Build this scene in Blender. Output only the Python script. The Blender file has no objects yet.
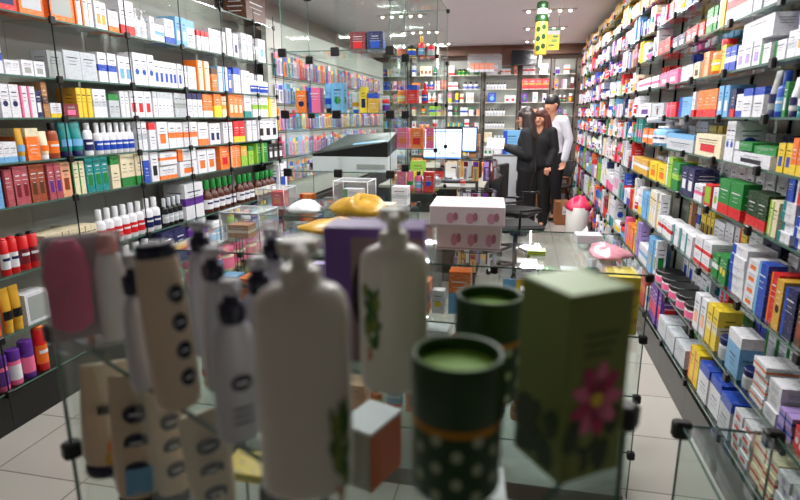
import bpy, math, random
from mathutils import Vector, Matrix
random.seed(11)
PI = math.pi
SC = bpy.context.scene
COL = SC.collection
# ------------------------------------------------------------------ camera
F = 560.0; PITCH = math.radians(13.4); YAW = math.radians(12.1); H = 1.55
cam_d = bpy.data.cameras.new('camera'); cam = bpy.data.objects.new('camera', cam_d); COL.objects.link(cam)
cam.location = (0, 0, H); cam.rotation_euler = (PI/2 - PITCH, 0, YAW)
cam_d.sensor_width = 36; cam_d.lens = 36*F/800; cam_d.clip_start = .05; cam_d.clip_end = 60
cam_d.dof.use_dof = True; cam_d.dof.focus_distance = 4.6; cam_d.dof.aperture_fstop = 3.6
SC.camera = cam
FW = Vector((-math.sin(YAW)*math.cos(PITCH), math.cos(YAW)*math.cos(PITCH), -math.sin(PITCH)))
RT = Vector((math.cos(YAW), math.sin(YAW), 0)); UP = RT.cross(FW); EYE = Vector((0, 0, H))
def ray(x, y): return FW*F + RT*(x-400) + UP*(250-y)
def onz(x, y, z): d = ray(x, y); return EYE + d*((z-H)/d.z)
def ony(x, y, Y): d = ray(x, y); return EYE + d*(Y/d.y)
def depth(p): return (Vector(p)-EYE).dot(FW)
def y_at(px, X, z):            # the place along a wall shelf (plane X, height z) seen at column px
    k = (px-400)/F; a = k*FW.y - RT.y
    return (X*RT.x - k*(X*FW.x + (z-H)*FW.z))/a

# ------------------------------------------------------------------ materials
def lin(c): return tuple((v/12.92 if v <= .04045 else ((v+.055)/1.055)**2.4) for v in c)
MATS = {}
def mat(name, rgb, rough=.45, metal=0, noise=0, nscale=8, emit=0, coat=0, bump=0):
    if name in MATS: return MATS[name]
    m = bpy.data.materials.new(name); m.use_nodes = True; nt = m.node_tree; b = nt.nodes['Principled BSDF']
    c = lin(rgb)+(1,)
    b.inputs['Base Color'].default_value = c; b.inputs['Roughness'].default_value = rough; b.inputs['Metallic'].default_value = metal
    if coat: b.inputs['Coat Weight'].default_value = coat
    if emit:
        b.inputs['Emission Color'].default_value = c; b.inputs['Emission Strength'].default_value = emit
    if noise or bump:
        n = nt.nodes.new('ShaderNodeTexNoise'); n.inputs['Scale'].default_value = nscale; n.inputs['Detail'].default_value = 4
        tc = nt.nodes.new('ShaderNodeTexCoord'); nt.links.new(tc.outputs['Object'], n.inputs['Vector'])
    if noise:
        mx = nt.nodes.new('ShaderNodeMix'); mx.data_type = 'RGBA'
        mx.inputs[6].default_value = tuple(v*(1-noise) for v in c[:3])+(1,); mx.inputs[7].default_value = tuple(min(1, v*(1+noise)) for v in c[:3])+(1,)
        nt.links.new(n.outputs['Fac'], mx.inputs[0]); nt.links.new(mx.outputs[2], b.inputs['Base Color'])
    if bump:
        bp = nt.nodes.new('ShaderNodeBump'); bp.inputs['Strength'].default_value = bump; nt.links.new(n.outputs['Fac'], bp.inputs['Height']); nt.links.new(bp.outputs[0], b.inputs['Normal'])
    MATS[name] = m; return m
PAL = dict(white=(.88,.88,.90), cream=(.90,.85,.72), grey=(.62,.64,.63), silver=(.74,.76,.78), black=(.05,.05,.06), navy=(.08,.10,.32), blue=(.10,.28,.70),
    lightblue=(.45,.68,.86), teal=(.05,.52,.52), green=(.10,.50,.20), lime=(.55,.74,.20), yellow=(.93,.80,.18), gold=(.82,.62,.18), orange=(.93,.45,.12),
    red=(.82,.10,.12), maroon=(.45,.08,.14), pink=(.93,.42,.60), rose=(.68,.30,.34), purple=(.36,.16,.55), brown=(.35,.20,.12), copper=(.60,.26,.14),
    amber=(.30,.12,.05), kraft=(.66,.46,.28), darkgreen=(.07,.22,.08), lilac=(.68,.58,.82), peach=(.93,.68,.52))
CN = dict(lightblue='pale blue', darkgreen='dark green')
def cn(c): return CN.get(c, c)
def pm(c): return mat('print '+cn(c), PAL[c], .38)
def glass(name, tint, refl=1.0, base=.04):
    m = bpy.data.materials.new(name); m.use_nodes = True; nt = m.node_tree; nt.nodes.clear()
    o = nt.nodes.new('ShaderNodeOutputMaterial'); t = nt.nodes.new('ShaderNodeBsdfTransparent'); g = nt.nodes.new('ShaderNodeBsdfGlossy')
    t.inputs['Color'].default_value = tint+(1,); g.inputs['Roughness'].default_value = .03; g.inputs['Color'].default_value = (.95,1,.98,1)
    lw = nt.nodes.new('ShaderNodeFresnel'); lw.inputs['IOR'].default_value = 1.33
    mp = nt.nodes.new('ShaderNodeMapRange'); mp.inputs['To Min'].default_value = base*.3; mp.inputs['To Max'].default_value = .8*refl
    ge = nt.nodes.new('ShaderNodeNewGeometry'); mu = nt.nodes.new('ShaderNodeMath'); mu.operation = 'SUBTRACT'; mu.use_clamp = True
    nt.links.new(lw.outputs[0], mu.inputs[0]); nt.links.new(ge.outputs['Backfacing'], mu.inputs[1]); lw.inputs['IOR'].default_value = 1.5
    nt.links.new(mu.outputs[0], mp.inputs['Value'])
    x = nt.nodes.new('ShaderNodeMixShader'); nt.links.new(mp.outputs[0], x.inputs[0]); nt.links.new(t.outputs[0], x.inputs[1]); nt.links.new(g.outputs[0], x.inputs[2])
    nt.links.new(x.outputs[0], o.inputs[0]); MATS[name] = m; return m
GLASS = glass('clear glass', (.95,.975,.965), .8)
SHELFG = glass('shelf glass', (.90,.93,.91), .9, .06)
FILM = glass('clear plastic film', (.92,.92,.94), .9, .10)
_n = FILM.node_tree; _o = [q for q in _n.nodes if q.type == 'OUTPUT_MATERIAL'][0]; _p = [q for q in _n.nodes if q.type == 'MIX_SHADER'][0]
_d = _n.nodes.new('ShaderNodeBsdfDiffuse'); _d.inputs[0].default_value = (.85,.85,.88,1); _x = _n.nodes.new('ShaderNodeMixShader'); _x.inputs[0].default_value = .13
_n.links.new(_p.outputs[0], _x.inputs[1]); _n.links.new(_d.outputs[0], _x.inputs[2]); _n.links.new(_x.outputs[0], _o.inputs[0])
EDGE = mat('glass edge', (.30,.42,.38), .15)
CLIP = mat('black plastic', (.025,.025,.028), .4)
PANEL = mat('grey back panel', (.66,.67,.64), .5, noise=.05, nscale=5)
SKIN = mat('skin', (.78,.55,.44), .5, noise=.05); HAIR = mat('dark brown hair', (.13,.07,.045), .5, noise=.3, nscale=40)

# ------------------------------------------------------------------ mesh builder
class MB:
    def __init__(s): s.v = []; s.f = []; s.m = []; s.sm = []; s.mats = []; s.T = Matrix.Identity(4)
    def mi(s, m):
        if isinstance(m, str): m = pm(m)
        if m not in s.mats: s.mats.append(m)
        return s.mats.index(m)
    def add(s, vs, fs, m, smooth=False):
        o = len(s.v); s.v += [tuple(s.T @ Vector(v)) for v in vs]; k = s.mi(m)
        for f in fs: s.f.append([i+o for i in f]); s.m.append(k); s.sm.append(smooth)
    def box(s, x0, x1, y0, y1, z0, z1, m, bev=0):
        if bev:
            b = bev; vs = []; fs = []
            # chamfered box: rings at four heights
            def ring(ix, z): return [(x0+ix+0, y0+ix+b-0, z), (x0+ix+b, y0+ix, z), (x1-ix-b, y0+ix, z), (x1-ix, y0+ix+b, z), (x1-ix, y1-ix-b, z), (x1-ix-b, y1-ix, z), (x0+ix+b, y1-ix, z), (x0+ix, y1-ix-b, z)]
            for ix, z in ((b, z0), (0, z0+b), (0, z1-b), (b, z1)): vs += ring(ix, z)
            for r in range(3):
                for i in range(8):
                    j = (i+1) % 8; fs.append([r*8+i, r*8+j, r*8+8+j, r*8+8+i])
            fs.append([7,6,5,4,3,2,1,0]); fs.append([24+i for i in range(8)])
            s.add(vs, fs, m); return s
        s.add([(x0,y0,z0),(x1,y0,z0),(x1,y1,z0),(x0,y1,z0),(x0,y0,z1),(x1,y0,z1),(x1,y1,z1),(x0,y1,z1)],
              [[0,3,2,1],[4,5,6,7],[0,1,5,4],[1,2,6,5],[2,3,7,6],[3,0,4,7]], m); return s
    def loft(s, rings, m, cap=True, smooth=True):          # rings of (cx, cy, rx, ry, z), elliptical
        n = s.seg if hasattr(s, 'seg') else 16; vs = []; fs = []
        for cx, cy, rx, ry, z in rings:
            for i in range(n):
                a = 2*PI*i/n; vs.append((cx+rx*math.cos(a), cy+ry*math.sin(a), z))
        for r in range(len(rings)-1):
            for i in range(n):
                j = (i+1) % n; fs.append([r*n+i, r*n+j, r*n+n+j, r*n+n+i])
        s.add(vs, fs, m, smooth)
        if cap:
            o = len(rings)*n; L = len(rings)-1
            s.add(vs[:n], [list(range(n))[::-1]], m); s.add(vs[L*n:L*n+n], [list(range(n))], m)
        return s
    def lathe(s, prof, m, ry=1, cap=True, smooth=True, cx=0, cy=0): return s.loft([(cx, cy, r, r*ry, z) for r, z in prof], m, cap, smooth)
    def tube(s, pts, r, m, n=8):
        pts = [Vector(p) for p in pts]; vs = []; fs = []
        rs = r if isinstance(r, (list, tuple)) else [r]*len(pts)
        for i, p in enumerate(pts):
            d = (pts[min(i+1, len(pts)-1)]-pts[max(i-1, 0)]).normalized()
            a = d.orthogonal().normalized() if abs(d.z) > .9 else Vector((0,0,1)).cross(d).normalized(); b = d.cross(a)
            for k in range(n):
                t = 2*PI*k/n; vs.append(p + (a*math.cos(t)+b*math.sin(t))*rs[i])
        for r_ in range(len(pts)-1):
            for i in range(n):
                j = (i+1) % n; fs.append([r_*n+i, r_*n+j, r_*n+n+j, r_*n+n+i])
        fs.append(list(range(n))[::-1]); fs.append([(len(pts)-1)*n+i for i in range(n)])
        s.add(vs, fs, m, True); return s
    def disc(s, c, u, v, ru, rv, m, n=14):                # flat printed oval on a face
        c, u, v = Vector(c), Vector(u), Vector(v)
        s.add([c+u*ru*math.cos(2*PI*i/n)+v*rv*math.sin(2*PI*i/n) for i in range(n)], [list(range(n))], m); return s
    def wrap(s, ring, a0, a1, z0, z1, m, off=.0005, n=6):   # a printed patch wrapped on an elliptical body
        rx, ry = ring; vs = []; fs = []
        for i in range(n+1):
            a = a0+(a1-a0)*i/n
            for z in (z0, z1): vs.append(((rx+off)*math.cos(a), (ry+off)*math.sin(a), z))
        for i in range(n): fs.append([2*i, 2*i+2, 2*i+3, 2*i+1])
        s.add(vs, fs, m, True); return s
    def wrapoval(s, ring, a, da, z, dz, m, off=.0006, n=14):
        rx, ry = ring; vs = [((rx+off)*math.cos(a), (ry+off)*math.sin(a), z)]
        for i in range(n):
            t = 2*PI*i/n; q = a+da*math.cos(t); vs.append(((rx+off)*math.cos(q), (ry+off)*math.sin(q), z+dz*math.sin(t)))
        s.add(vs, [[0, 1+i, 1+(i+1) % n] for i in range(n)], m, True); return s
    def data(s, name):
        me = bpy.data.meshes.new(name); me.from_pydata(s.v, [], s.f)
        for m in s.mats: me.materials.append(m)
        me.polygons.foreach_set('material_index', s.m); me.polygons.foreach_set('use_smooth', s.sm); me.update(); return me
    def build(s, name, parent=None, loc=(0,0,0), rz=0, data=None):
        o = bpy.data.objects.new(name, s.data(name)); COL.objects.link(o); o.location = loc; o.rotation_euler = (0,0,rz)
        if parent: o.parent = parent
        return o
def empty(name, loc, rz=0):
    o = bpy.data.objects.new(name, None); o.empty_display_size = .05; COL.objects.link(o); o.location = loc; o.rotation_euler = (0,0,rz); return o
def tag(o, label, cat=None, group=None, kind=None):
    o['label'] = label
    if cat: o['category'] = cat
    if group: o['group'] = group
    if kind: o['kind'] = kind
    return o
def struct(name, mb, label=None):
    o = mb.build(name); o['kind'] = 'structure'
    if label: o['label'] = label
    return o
ORD = ['first','second','third','fourth','fifth','sixth','seventh','eighth','ninth','tenth','eleventh','twelfth','thirteenth','fourteenth','fifteenth','sixteenth','seventeenth','eighteenth','nineteenth','twentieth']
ORD += ['twenty-'+o for o in ORD[:9]] + ['thirtieth'] + ['thirty-'+o for o in ORD[:9]] + ['fortieth'] + ['forty-'+o for o in ORD[:9]] + ['fiftieth'] + ['fifty-'+o for o in ORD[:9]] + ['sixtieth']

# ------------------------------------------------------------------ room
XL, XR, YB, ZC = -2.80, 1.24, 10.9, 2.78
tile = mat('floor tiles', (.62,.60,.57), .22)
nt = tile.node_tree; bs = nt.nodes['Principled BSDF']
br = nt.nodes.new('ShaderNodeTexBrick'); br.offset = 0; br.inputs['Scale'].default_value = 1
br.inputs['Color1'].default_value = lin((.70,.68,.65))+(1,); br.inputs['Color2'].default_value = lin((.67,.65,.62))+(1,); br.inputs['Mortar'].default_value = lin((.48,.46,.43))+(1,)
br.inputs['Mortar Size'].default_value = .004; br.inputs['Brick Width'].default_value = .45; br.inputs['Row Height'].default_value = .45
tc = nt.nodes.new('ShaderNodeTexCoord'); nt.links.new(tc.outputs['Object'], br.inputs['Vector']); nt.links.new(br.outputs['Color'], bs.inputs['Base Color'])
wallm = mat('painted wall', (.62,.60,.57), .7, noise=.04, nscale=3)
ceilm = mat('ceiling paint', (.83,.82,.83), .6, noise=.03, nscale=2)
struct('floor', MB().box(XL-.1, XR+.1, -2, YB+.1, -.06, 0, tile))
struct('ceiling', MB().box(XL-.1, XR+.1, -2, YB+.1, ZC, ZC+.06, ceilm))
struct('wall_left', MB().box(XL-.1, XL, -2, YB, 0, ZC, wallm))
struct('wall_right', MB().box(XR, XR+.1, -2, YB, 0, ZC, wallm))
struct('wall_back', MB().box(XL-.1, XR+.1, YB, YB+.1, 0, ZC, mat('back wall paint', (.58,.52,.48), .7, noise=.05, nscale=3)))
struct('wall_front', MB().box(XL-.1, XR+.1, -2.1, -2, 0, ZC, wallm))
struct('trim_back', MB().box(XL, XR, YB-.28, YB, ZC-.16, ZC, mat('brown beam', (.42,.30,.24), .6, noise=.08)))

# ------------------------------------------------------------------ ceiling lamps and light
def lamp(x, y, label, w=.62, sx=0):
    t = empty('ceiling_light', (x, y, ZC)); tag(t, label, 'ceiling light', 'recessed light bars in the ceiling')
    MB().box(-w/2, w/2, -.05, .05, -.012, 0, mat('lamp frame', (.72,.70,.68), .4)).build('frame', t)
    for k in range(5):
        b = MB(); b.seg = 12; cx = -w/2+.07+k*(w-.14)/4
        b.lathe([(.006, -.034), (.018, -.028), (.02, -.013)], mat('lamp glow', (1,.97,.92), .5, emit=6), cx=cx).build('bulb', t)
    L = bpy.data.lights.new('lamp glow', 'AREA'); L.shape = 'RECTANGLE'; L.size = .34; L.size_y = .03
    L.color = (1, .985, .975)
    o = bpy.data.objects.new('lamp glow', L); COL.objects.link(o); o.location = (x, y, ZC-.05); return L
ys = [2.0, 3.2, 4.5, 5.9, 7.3, 8.7, 10.1]
for i, y in enumerate(ys):
    L = lamp(.24, y, f'recessed ceiling light bar over the right aisle, {ORD[len(ys)-1-i]} from the back wall'); L.energy = [11, 20, 25, 26, 26, 26, 22][i]
for i, y in enumerate(ys):
    L = lamp(-1.55, y, f'recessed ceiling light bar over the left side, {ORD[len(ys)-1-i]} from the back wall'); L.energy = [13, 20, 24, 24, 22, 22, 20][i]
W = bpy.data.worlds.new('world'); SC.world = W; W.use_nodes = True
W.node_tree.nodes['Background'].inputs[0].default_value = (.8,.85,1,1); W.node_tree.nodes['Background'].inputs[1].default_value = .15

# ------------------------------------------------------------------ wall shelving: one thing per bay
RN = {}
def shelf_bay(y0, y1, X, side, rows, label, plinth=.2, dep=.30, top=2.5, first=False, last=False):
    """side=+1: shelving stands on the left wall and opens towards +X; -1: right wall."""
    t = empty('glass_shelving', (X, y0, 0)); tag(t, label, 'shelving')
    L = y1-y0; s = side
    def bx(a, b, c, d, e, f, m, n): # a,b measured from the front plane back into the shelf
        xa, xb = sorted((-s*a, -s*b)); return MB().box(xa, xb, c, d, e, f, m).build(n, t)
    bx(dep, dep+.012, .001, L-.001, plinth, top, PANEL, 'back_panel')
    bx(.0, dep, .001, L-.001, 0.0, plinth-.006, mat('black plinth', (.05,.047,.045), .35), 'plinth')
    for z in rows:
        mb = MB(); xa, xb = sorted((-s*0, -s*(dep-.002)))
        mb.box(xa, xb, .002, L-.002, z-.008, z, SHELFG)
        xe, xf = sorted((s*.0015, -s*.0005)); mb.box(xe, xf, .002, L-.002, z-.009, z+.0003, EDGE)
        mb.build('shelf', t)
    for yy in ([0, L] if last else [0]):
        xa, xb = sorted((s*.003, s*.008) if s > 0 else (-s*-(dep-.014), -s*-(dep-.002)))
        if s < 0: xa, xb = (dep-.016, dep-.003)
        MB().box(xa, xb, yy-.0028*(1 if s > 0 else 3), yy+.0028*(1 if s > 0 else 3), plinth, top, mat('dark metal', (.06,.06,.065), .35, metal=.5)).build('upright', t)
        for z in rows:
            xa, xb = sorted((s*.002, s*.020)); MB().box(xa, xb, yy-.019, yy+.019, z-.028, z+.012, CLIP, .004).build('clip', t)
    return t
LROWS = [2.40, 2.05, 1.75, 1.545, 1.33, 1.115, .78, .49, .21]
XLf = -2.45
lb = [1.50, 2.09, 2.68, 3.27, 3.86, 4.45, 5.04, 5.46]
for i in range(len(lb)-1):
    shelf_bay(lb[i], lb[i+1], XLf, 1, LROWS, f'glass wall shelving bay with black clips on the left wall, {ORD[i]} bay from the camera', last=(i == len(lb)-2))
RROWS = [2.58, 2.38, 2.17, 1.965, 1.75, 1.548, 1.355, 1.12, .81, .49, .21]
XRf = .90
rb = [1.35+.53*i for i in range(18)]
for i in range(len(rb)-1):
    shelf_bay(rb[i], rb[i+1], XRf, -1, RROWS, f'glass wall shelving bay with black clips on the right wall, {ORD[i]} bay from the camera', plinth=.18, top=2.7, last=(i == len(rb)-2))

# ------------------------------------------------------------------ product meshes
def text_lines(mb, w, y, z0, h, col, n=3, axis='front', seed=0):
    r = random.Random(seed)
    for k in range(n):
        zz = z0+h*(.5-.0)-k*h*.22; ww = w*r.uniform(.35, .75); th = h*.025 if k else h*.06
        mb.add([(-ww/2, y, zz), (ww/2, y, zz), (ww/2, y, zz+th), (-ww/2, y, zz+th)], [[0,1,2,3]], col)
CACHE = {}
def cm(c):                                                # printed card: fine small print scattered over the base colour
    name = 'card '+cn(c)
    if name in MATS: return MATS[name]
    m = mat(name, PAL[c], .42); nt = m.node_tree; b = nt.nodes['Principled BSDF']
    tc = nt.nodes.new('ShaderNodeTexCoord'); mp = nt.nodes.new('ShaderNodeMapping'); mp.inputs['Scale'].default_value = (.8, .8, 2.6); nt.links.new(tc.outputs['Object'], mp.inputs[0])
    n = nt.nodes.new('ShaderNodeTexNoise'); n.inputs['Scale'].default_value = 70; n.inputs['Detail'].default_value = 3; nt.links.new(mp.outputs[0], n.inputs['Vector'])
    rp = nt.nodes.new('ShaderNodeValToRGB'); rp.color_ramp.elements[0].position = .56; rp.color_ramp.elements[1].position = .62; rp.color_ramp.elements[1].color = (.28,.28,.28,1) if sum(PAL[c])/3 > .45 else (.13,.13,.13,1)
    nt.links.new(n.outputs['Fac'], rp.inputs[0])
    L_ = sum(PAL[c])/3; ink = (.30,.36,.55) if L_ > .6 else ((.92,.90,.86) if L_ < .45 else (.95,.93,.85))
    mx = nt.nodes.new('ShaderNodeMix'); mx.data_type = 'RGBA'; mx.inputs[6].default_value = lin(PAL[c])+(1,); mx.inputs[7].default_value = lin(ink)+(1,)
    nt.links.new(rp.outputs[0], mx.inputs[0]); nt.links.new(mx.outputs[2], b.inputs['Base Color']); return m
def carton(w, d, h, base, acc, design, seed=0):
    key = ('c', round(w,3), round(d,3), round(h,3), base, acc, design, seed % 4)
    if key in CACHE: return CACHE[key]
    mb = MB(); x, y = w/2, d/2; B_, A_ = base, acc
    ink = 'black' if base in ('yellow','lime','cream','lightblue','peach','silver') else ('navy' if base in ('white','grey','lilac') else 'white')
    if design in ('top', 'base', 'band', 'duo'):
        cuts = dict(top=[0,.74,1], base=[0,.28,1], band=[0,.38,.6,1], duo=[0,.5,1])[design]
        base, acc = cm(B_), cm(A_); cols = dict(top=[base,acc], base=[acc,base], band=[base,acc,base], duo=[acc,base])[design]
        for k in range(len(cols)): mb.box(-x, x, -y, y, h*cuts[k], h*cuts[k+1], cols[k])
    else: mb.box(-x, x, -y, y, 0, h, cm(base))
    e = .0006
    if design == 'stripe':
        mb.box(-x-e, -x+w*.24, -y-e, y+e, .001, h-.0003, acc)
    if design == 'patch':
        mb.add([(-w*.28, -y-e, h*.2), (w*.28, -y-e, h*.2), (w*.28, -y-e, h*.55), (-w*.28, -y-e, h*.55)], [[0,1,2,3]], acc)
        for sx in (-1, 1): mb.add([(sx*(x+e), -d*.28*sx, h*.2), (sx*(x+e), d*.28*sx, h*.2), (sx*(x+e), d*.28*sx, h*.55), (sx*(x+e), -d*.28*sx, h*.55)], [[0,1,2,3]], acc)
    if design == 'roundel':
        r = min(w, h)*.28; mb.disc((0, -y-e, h*.42), (1,0,0), (0,0,1), r, r, acc)
        for sx in (-1, 1): mb.disc((sx*(x+e), 0, h*.42), (0,sx,0), (0,0,1), min(d, h)*.26, min(d, h)*.26, acc)
    if design == 'edge':                                     # coloured frame round a pale window
        mb.add([(-x*.78, -y-e, h*.1), (x*.78, -y-e, h*.1), (x*.78, -y-e, h*.9), (-x*.78, -y-e, h*.9)], [[0,1,2,3]], acc)
    zz = h*(.2 if design in ('top',) else .42 if design == 'base' else .5)
    if design not in ('edge',):
        text_lines(mb, w, -y-2*e, zz, h*.5, ink, 3, seed=seed)
        r = random.Random(seed+5)
        for sx in (-1, 1):
            for k in range(3):
                a = zz+h*.25-k*h*.12; ww = d*r.uniform(.2, .36)
                mb.add([(sx*(x+2*e), -ww*sx, a), (sx*(x+2*e), ww*sx, a), (sx*(x+2*e), ww*sx, a+h*.02), (sx*(x+2*e), -ww*sx, a+h*.02)], [[0,1,2,3]], ink)
    # fold line of the lid flap on the top face
    mb.add([(-x*.96, y*.55, h+e), (x*.96, y*.55, h+e), (x*.96, y*.6, h+e), (-x*.96, y*.6, h+e)], [[0,1,2,3]], 'grey')
    CACHE[key] = mb.data('medicine_box'); return CACHE[key]
def bottle(w, h, base, acc, capc, kind):
    """returns [(part name or None, mesh, z)] - None is the body"""
    key = ('b', round(w,3), round(h,3), base, acc, capc, kind)
    if key in CACHE: return CACHE[key]
    r = w/2; ry = .62 if kind in ('flat', 'pump') else 1
    mb = MB(); mb.seg = 12; cp = MB(); cp.seg = 10
    if kind == 'tube':                                        # stands on its cap, crimped flat at the top
        ch = h*.16
        cp.lathe([(r*.78, 0), (r*.8, ch*.9), (r*.74, ch)], capc)
        mb.loft([(0,0,r*.8,r*.8,ch), (0,0,r*.92,r*.85,ch+.06*h), (0,0,r,r*.62,h*.6), (0,0,r*1.03,r*.1,h*.97), (0,0,r*1.03,r*.06,h)], base)
        mb.wrap((r*.99, r*.72), PI*1.15, PI*1.85, h*.3, h*.5, acc, .003)
    elif kind == 'jar':
        ch = h*.3; mb.lathe([(r*.92, 0), (r, .05*h), (r, h-ch-.01), (r*.9, h-ch)], base)
        mb.wrap((r, r), PI, 2*PI, h*.15, h*.58, acc)
        cp.lathe([(r*1.0, h-ch), (r*1.02, h-ch*.9), (r*1.02, h*.98), (r*.95, h)], capc)
    else:
        nk = dict(round=.30, flat=.2, pump=.34, amber=.34, can=.06)[kind]; bh = h*(1-nk)
        prof = [(r*.92, 0), (r, h*.03), (r, bh*.86), (r*.82, bh*.95), (r*.42, bh)]
        if kind == 'amber': prof = [(r*.92, 0), (r, h*.03), (r, bh*.75), (r*.7, bh*.92), (r*.4, bh), (r*.36, bh+h*.08)]
        if kind == 'can': prof = [(r*.92, 0), (r, h*.03), (r, bh*.97), (r*.8, bh)]
        mb.lathe(prof, base, ry)
        mb.wrap((r, r*ry), PI*1.0, PI*2.0, bh*.18, bh*.62, acc, .0008)
        mb.wrap((r+.0006, r*ry+.0006), PI*1.2, PI*1.8, bh*.42, bh*.5, 'navy' if acc == 'white' else 'white', .0008)
        if kind == 'pump':
            cp.lathe([(r*.46, bh), (r*.46, bh+h*.07), (r*.2, bh+h*.08), (r*.16, bh+h*.22), (r*.34, bh+h*.23), (r*.34, h*.985), (r*.28, h)], capc)
            cp.tube([(0,0,h*.965), (0,-r*.7,h*.965), (0,-r*.95,h*.94)], r*.13, capc, 6)
        elif kind == 'can': cp.lathe([(r*.8, bh), (r*.86, bh+h*.01), (r*.8, h*.98), (r*.6, h)], capc)
        else: cp.lathe([(r*.5, bh if kind != 'amber' else bh+h*.06), (r*.52, h*.985), (r*.46, h)], capc)
    CACHE[key] = (mb.data('bottle'), cp.data('cap')); return CACHE[key]

# ------------------------------------------------------------------ stock list: everything standing on a shelf
STOCK = []      # dicts: kind, loc, rz, spec..., row (shelf phrase), pos (left-to-right key), adj, noun
RUN = [0]
def adj_of(base, acc, design, form):
    b, a = cn(base), cn(acc)
    if form == 'carton':
        return {'plain': b, 'top': f'{a}-topped {b}', 'base': f'{a}-based {b}', 'band': f'{a}-banded {b}', 'duo': f'{b} and {a}', 'stripe': f'{a}-striped {b}',
                'patch': f'{a}-patched {b}', 'roundel': f'{b} {a}-roundel', 'edge': f'{b}-framed'}[design]
    return f'{b}'
def size_word(w, h):
    if h > w*2.6: return 'slim'
    if w > h*1.8: return 'flat'
    return ''
KNAME = dict(box='medicine_box', cosmetic='cosmetic_box', round='bottle', flat='lotion_bottle', pump='pump_bottle', amber='glass_bottle', can='spray_can', tube='tube', jar='jar', peg='blister_pack')
NOUN = dict(box='box', cosmetic='carton', round='bottle', flat='lotion bottle', pump='pump bottle', amber='glass bottle', can='spray can', tube='tube', jar='jar')
GROUPN = dict(box='medicine boxes', cosmetic='cosmetic cartons', round='bottles', flat='lotion bottles', pump='pump bottles', amber='glass bottles', can='spray cans', tube='tubes', jar='jars')
def put(form, x, y, z, rz, w, d, h, base, acc='white', design='plain', cap='white', row='', pos=0, run=None, seed=0, where='', tilt=0):
    STOCK.append(dict(form=form, x=x, y=y, z=z, rz=rz, w=w, d=d, h=h, base=base, acc=acc, design=design, cap=cap, row=row, pos=pos, run=run, seed=seed, where=where))
def run_of(form, side, X, z, ya, yb, n, h, base, acc, design, cap, row, where, dz=0, dep=None, back=.012, rz=0, layer=-1):
    """n look-alike products in a row between ya and yb along a wall shelf (ya<yb)"""
    RUN[0] += 1; rid = RUN[0]; step = (yb-ya)/n; w = step*.94
    for k in range(n):
        yc = ya+step*(k+.5)
        d = dep or min(.2, max(.035, w*.9)); 
        if form in ('box', 'cosmetic'): d = dep or (random.uniform(.09, .2) if side > 0 else random.uniform(.05, .125))
        if form in ('round','jar','can','amber'): d = w
        d = min(d, .14 if side < 0 else .26)
        xx = X - side*(back + d/2 + (random.uniform(0,.012) if form in ('box','cosmetic') else 0))
        put(form, xx, yc, z+dz, (PI/2 if side > 0 else -PI/2), w, d, h, base, acc, design, cap, row, yc if side > 0 else -yc, rid, RUN[0]-max(layer, 0), where); STOCK[-1]['layer'] = layer
def author(side, X, zi, rows, items, where, rowname):
    z = rows[zi]
    for it in items:
        x0, x1, n, hp, form, base, acc, design = it[:8]; cap = it[8] if len(it) > 8 else 'white'; stack = it[9] if len(it) > 9 else 0
        ya, yb = sorted((y_at(x0, X, z), y_at(x1, X, z)))
        dpt = depth((X, (ya+yb)/2, z)); h = hp*dpt/F/math.cos(PITCH)*.98
        up = rows[zi-1] if zi else 9
        dz = stack*dpt/F
        h = min(h, up-.014-z-dz)
        if form.startswith('pile'):
            m_ = int(form[4:]); hh = h/m_
            for q in range(m_): run_of('box', side, X, z, ya+.002, yb-.002, n, hh-.001, base, acc, design, cap, rowname(zi), where, dz=dz+q*hh, dep=.11, layer=q)
            continue
        run_of(form, side, X, z, ya+.002, yb-.002, n, h, base, acc, design, cap, rowname(zi), where, dz=dz)
Lrow = lambda i: f'{ORD[i]} left-wall shelf down' if i < 8 else 'lowest left-wall shelf'
Rrow = lambda i: f'{ORD[i]} right-wall shelf down' if i < 10 else 'lowest right-wall shelf'
A = lambda i, items: author(1, XLf, i, LROWS, items, 'left wall', Lrow)
A(1, [(-30,-4,1,60,'cosmetic','red','cream','edge'),(-2,21,1,60,'cosmetic','red','navy','edge'),(22,49,1,58,'cosmetic','orange','silver','edge'),(52,79,1,55,'cosmetic','orange','grey','edge'),
 (80,98,3,30,'cosmetic','white','orange','stripe'),(98,112,2,26,'cosmetic','white','gold','patch'),(112,123,1,20,'cosmetic','white','orange','base'),(123,138,2,32,'cosmetic','white','red','base'),
 (139,152,2,27,'pump','white','silver','plain','white'),(153,158,1,22,'cosmetic','white','silver','plain'),(158,168,2,16,'cosmetic','white','lightblue','band'),(168,178,1,23,'cosmetic','white','blue','base'),
 (179,190,2,27,'cosmetic','lightblue','white','patch'),(190,199,1,26,'cosmetic','silver','lightblue','top'),(200,211,3,18,'cosmetic','white','red','top'),(212,228,4,22,'cosmetic','white','red','plain'),
 (229,235,1,26,'cosmetic','white','grey','stripe'),(236,241,1,22,'cosmetic','white','navy','patch'),(244,255,2,24,'cosmetic','white','silver','band'),(256,260,1,14,'cosmetic','white','grey','duo'),(261,268,1,22,'cosmetic','white','lightblue','roundel')])
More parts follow.
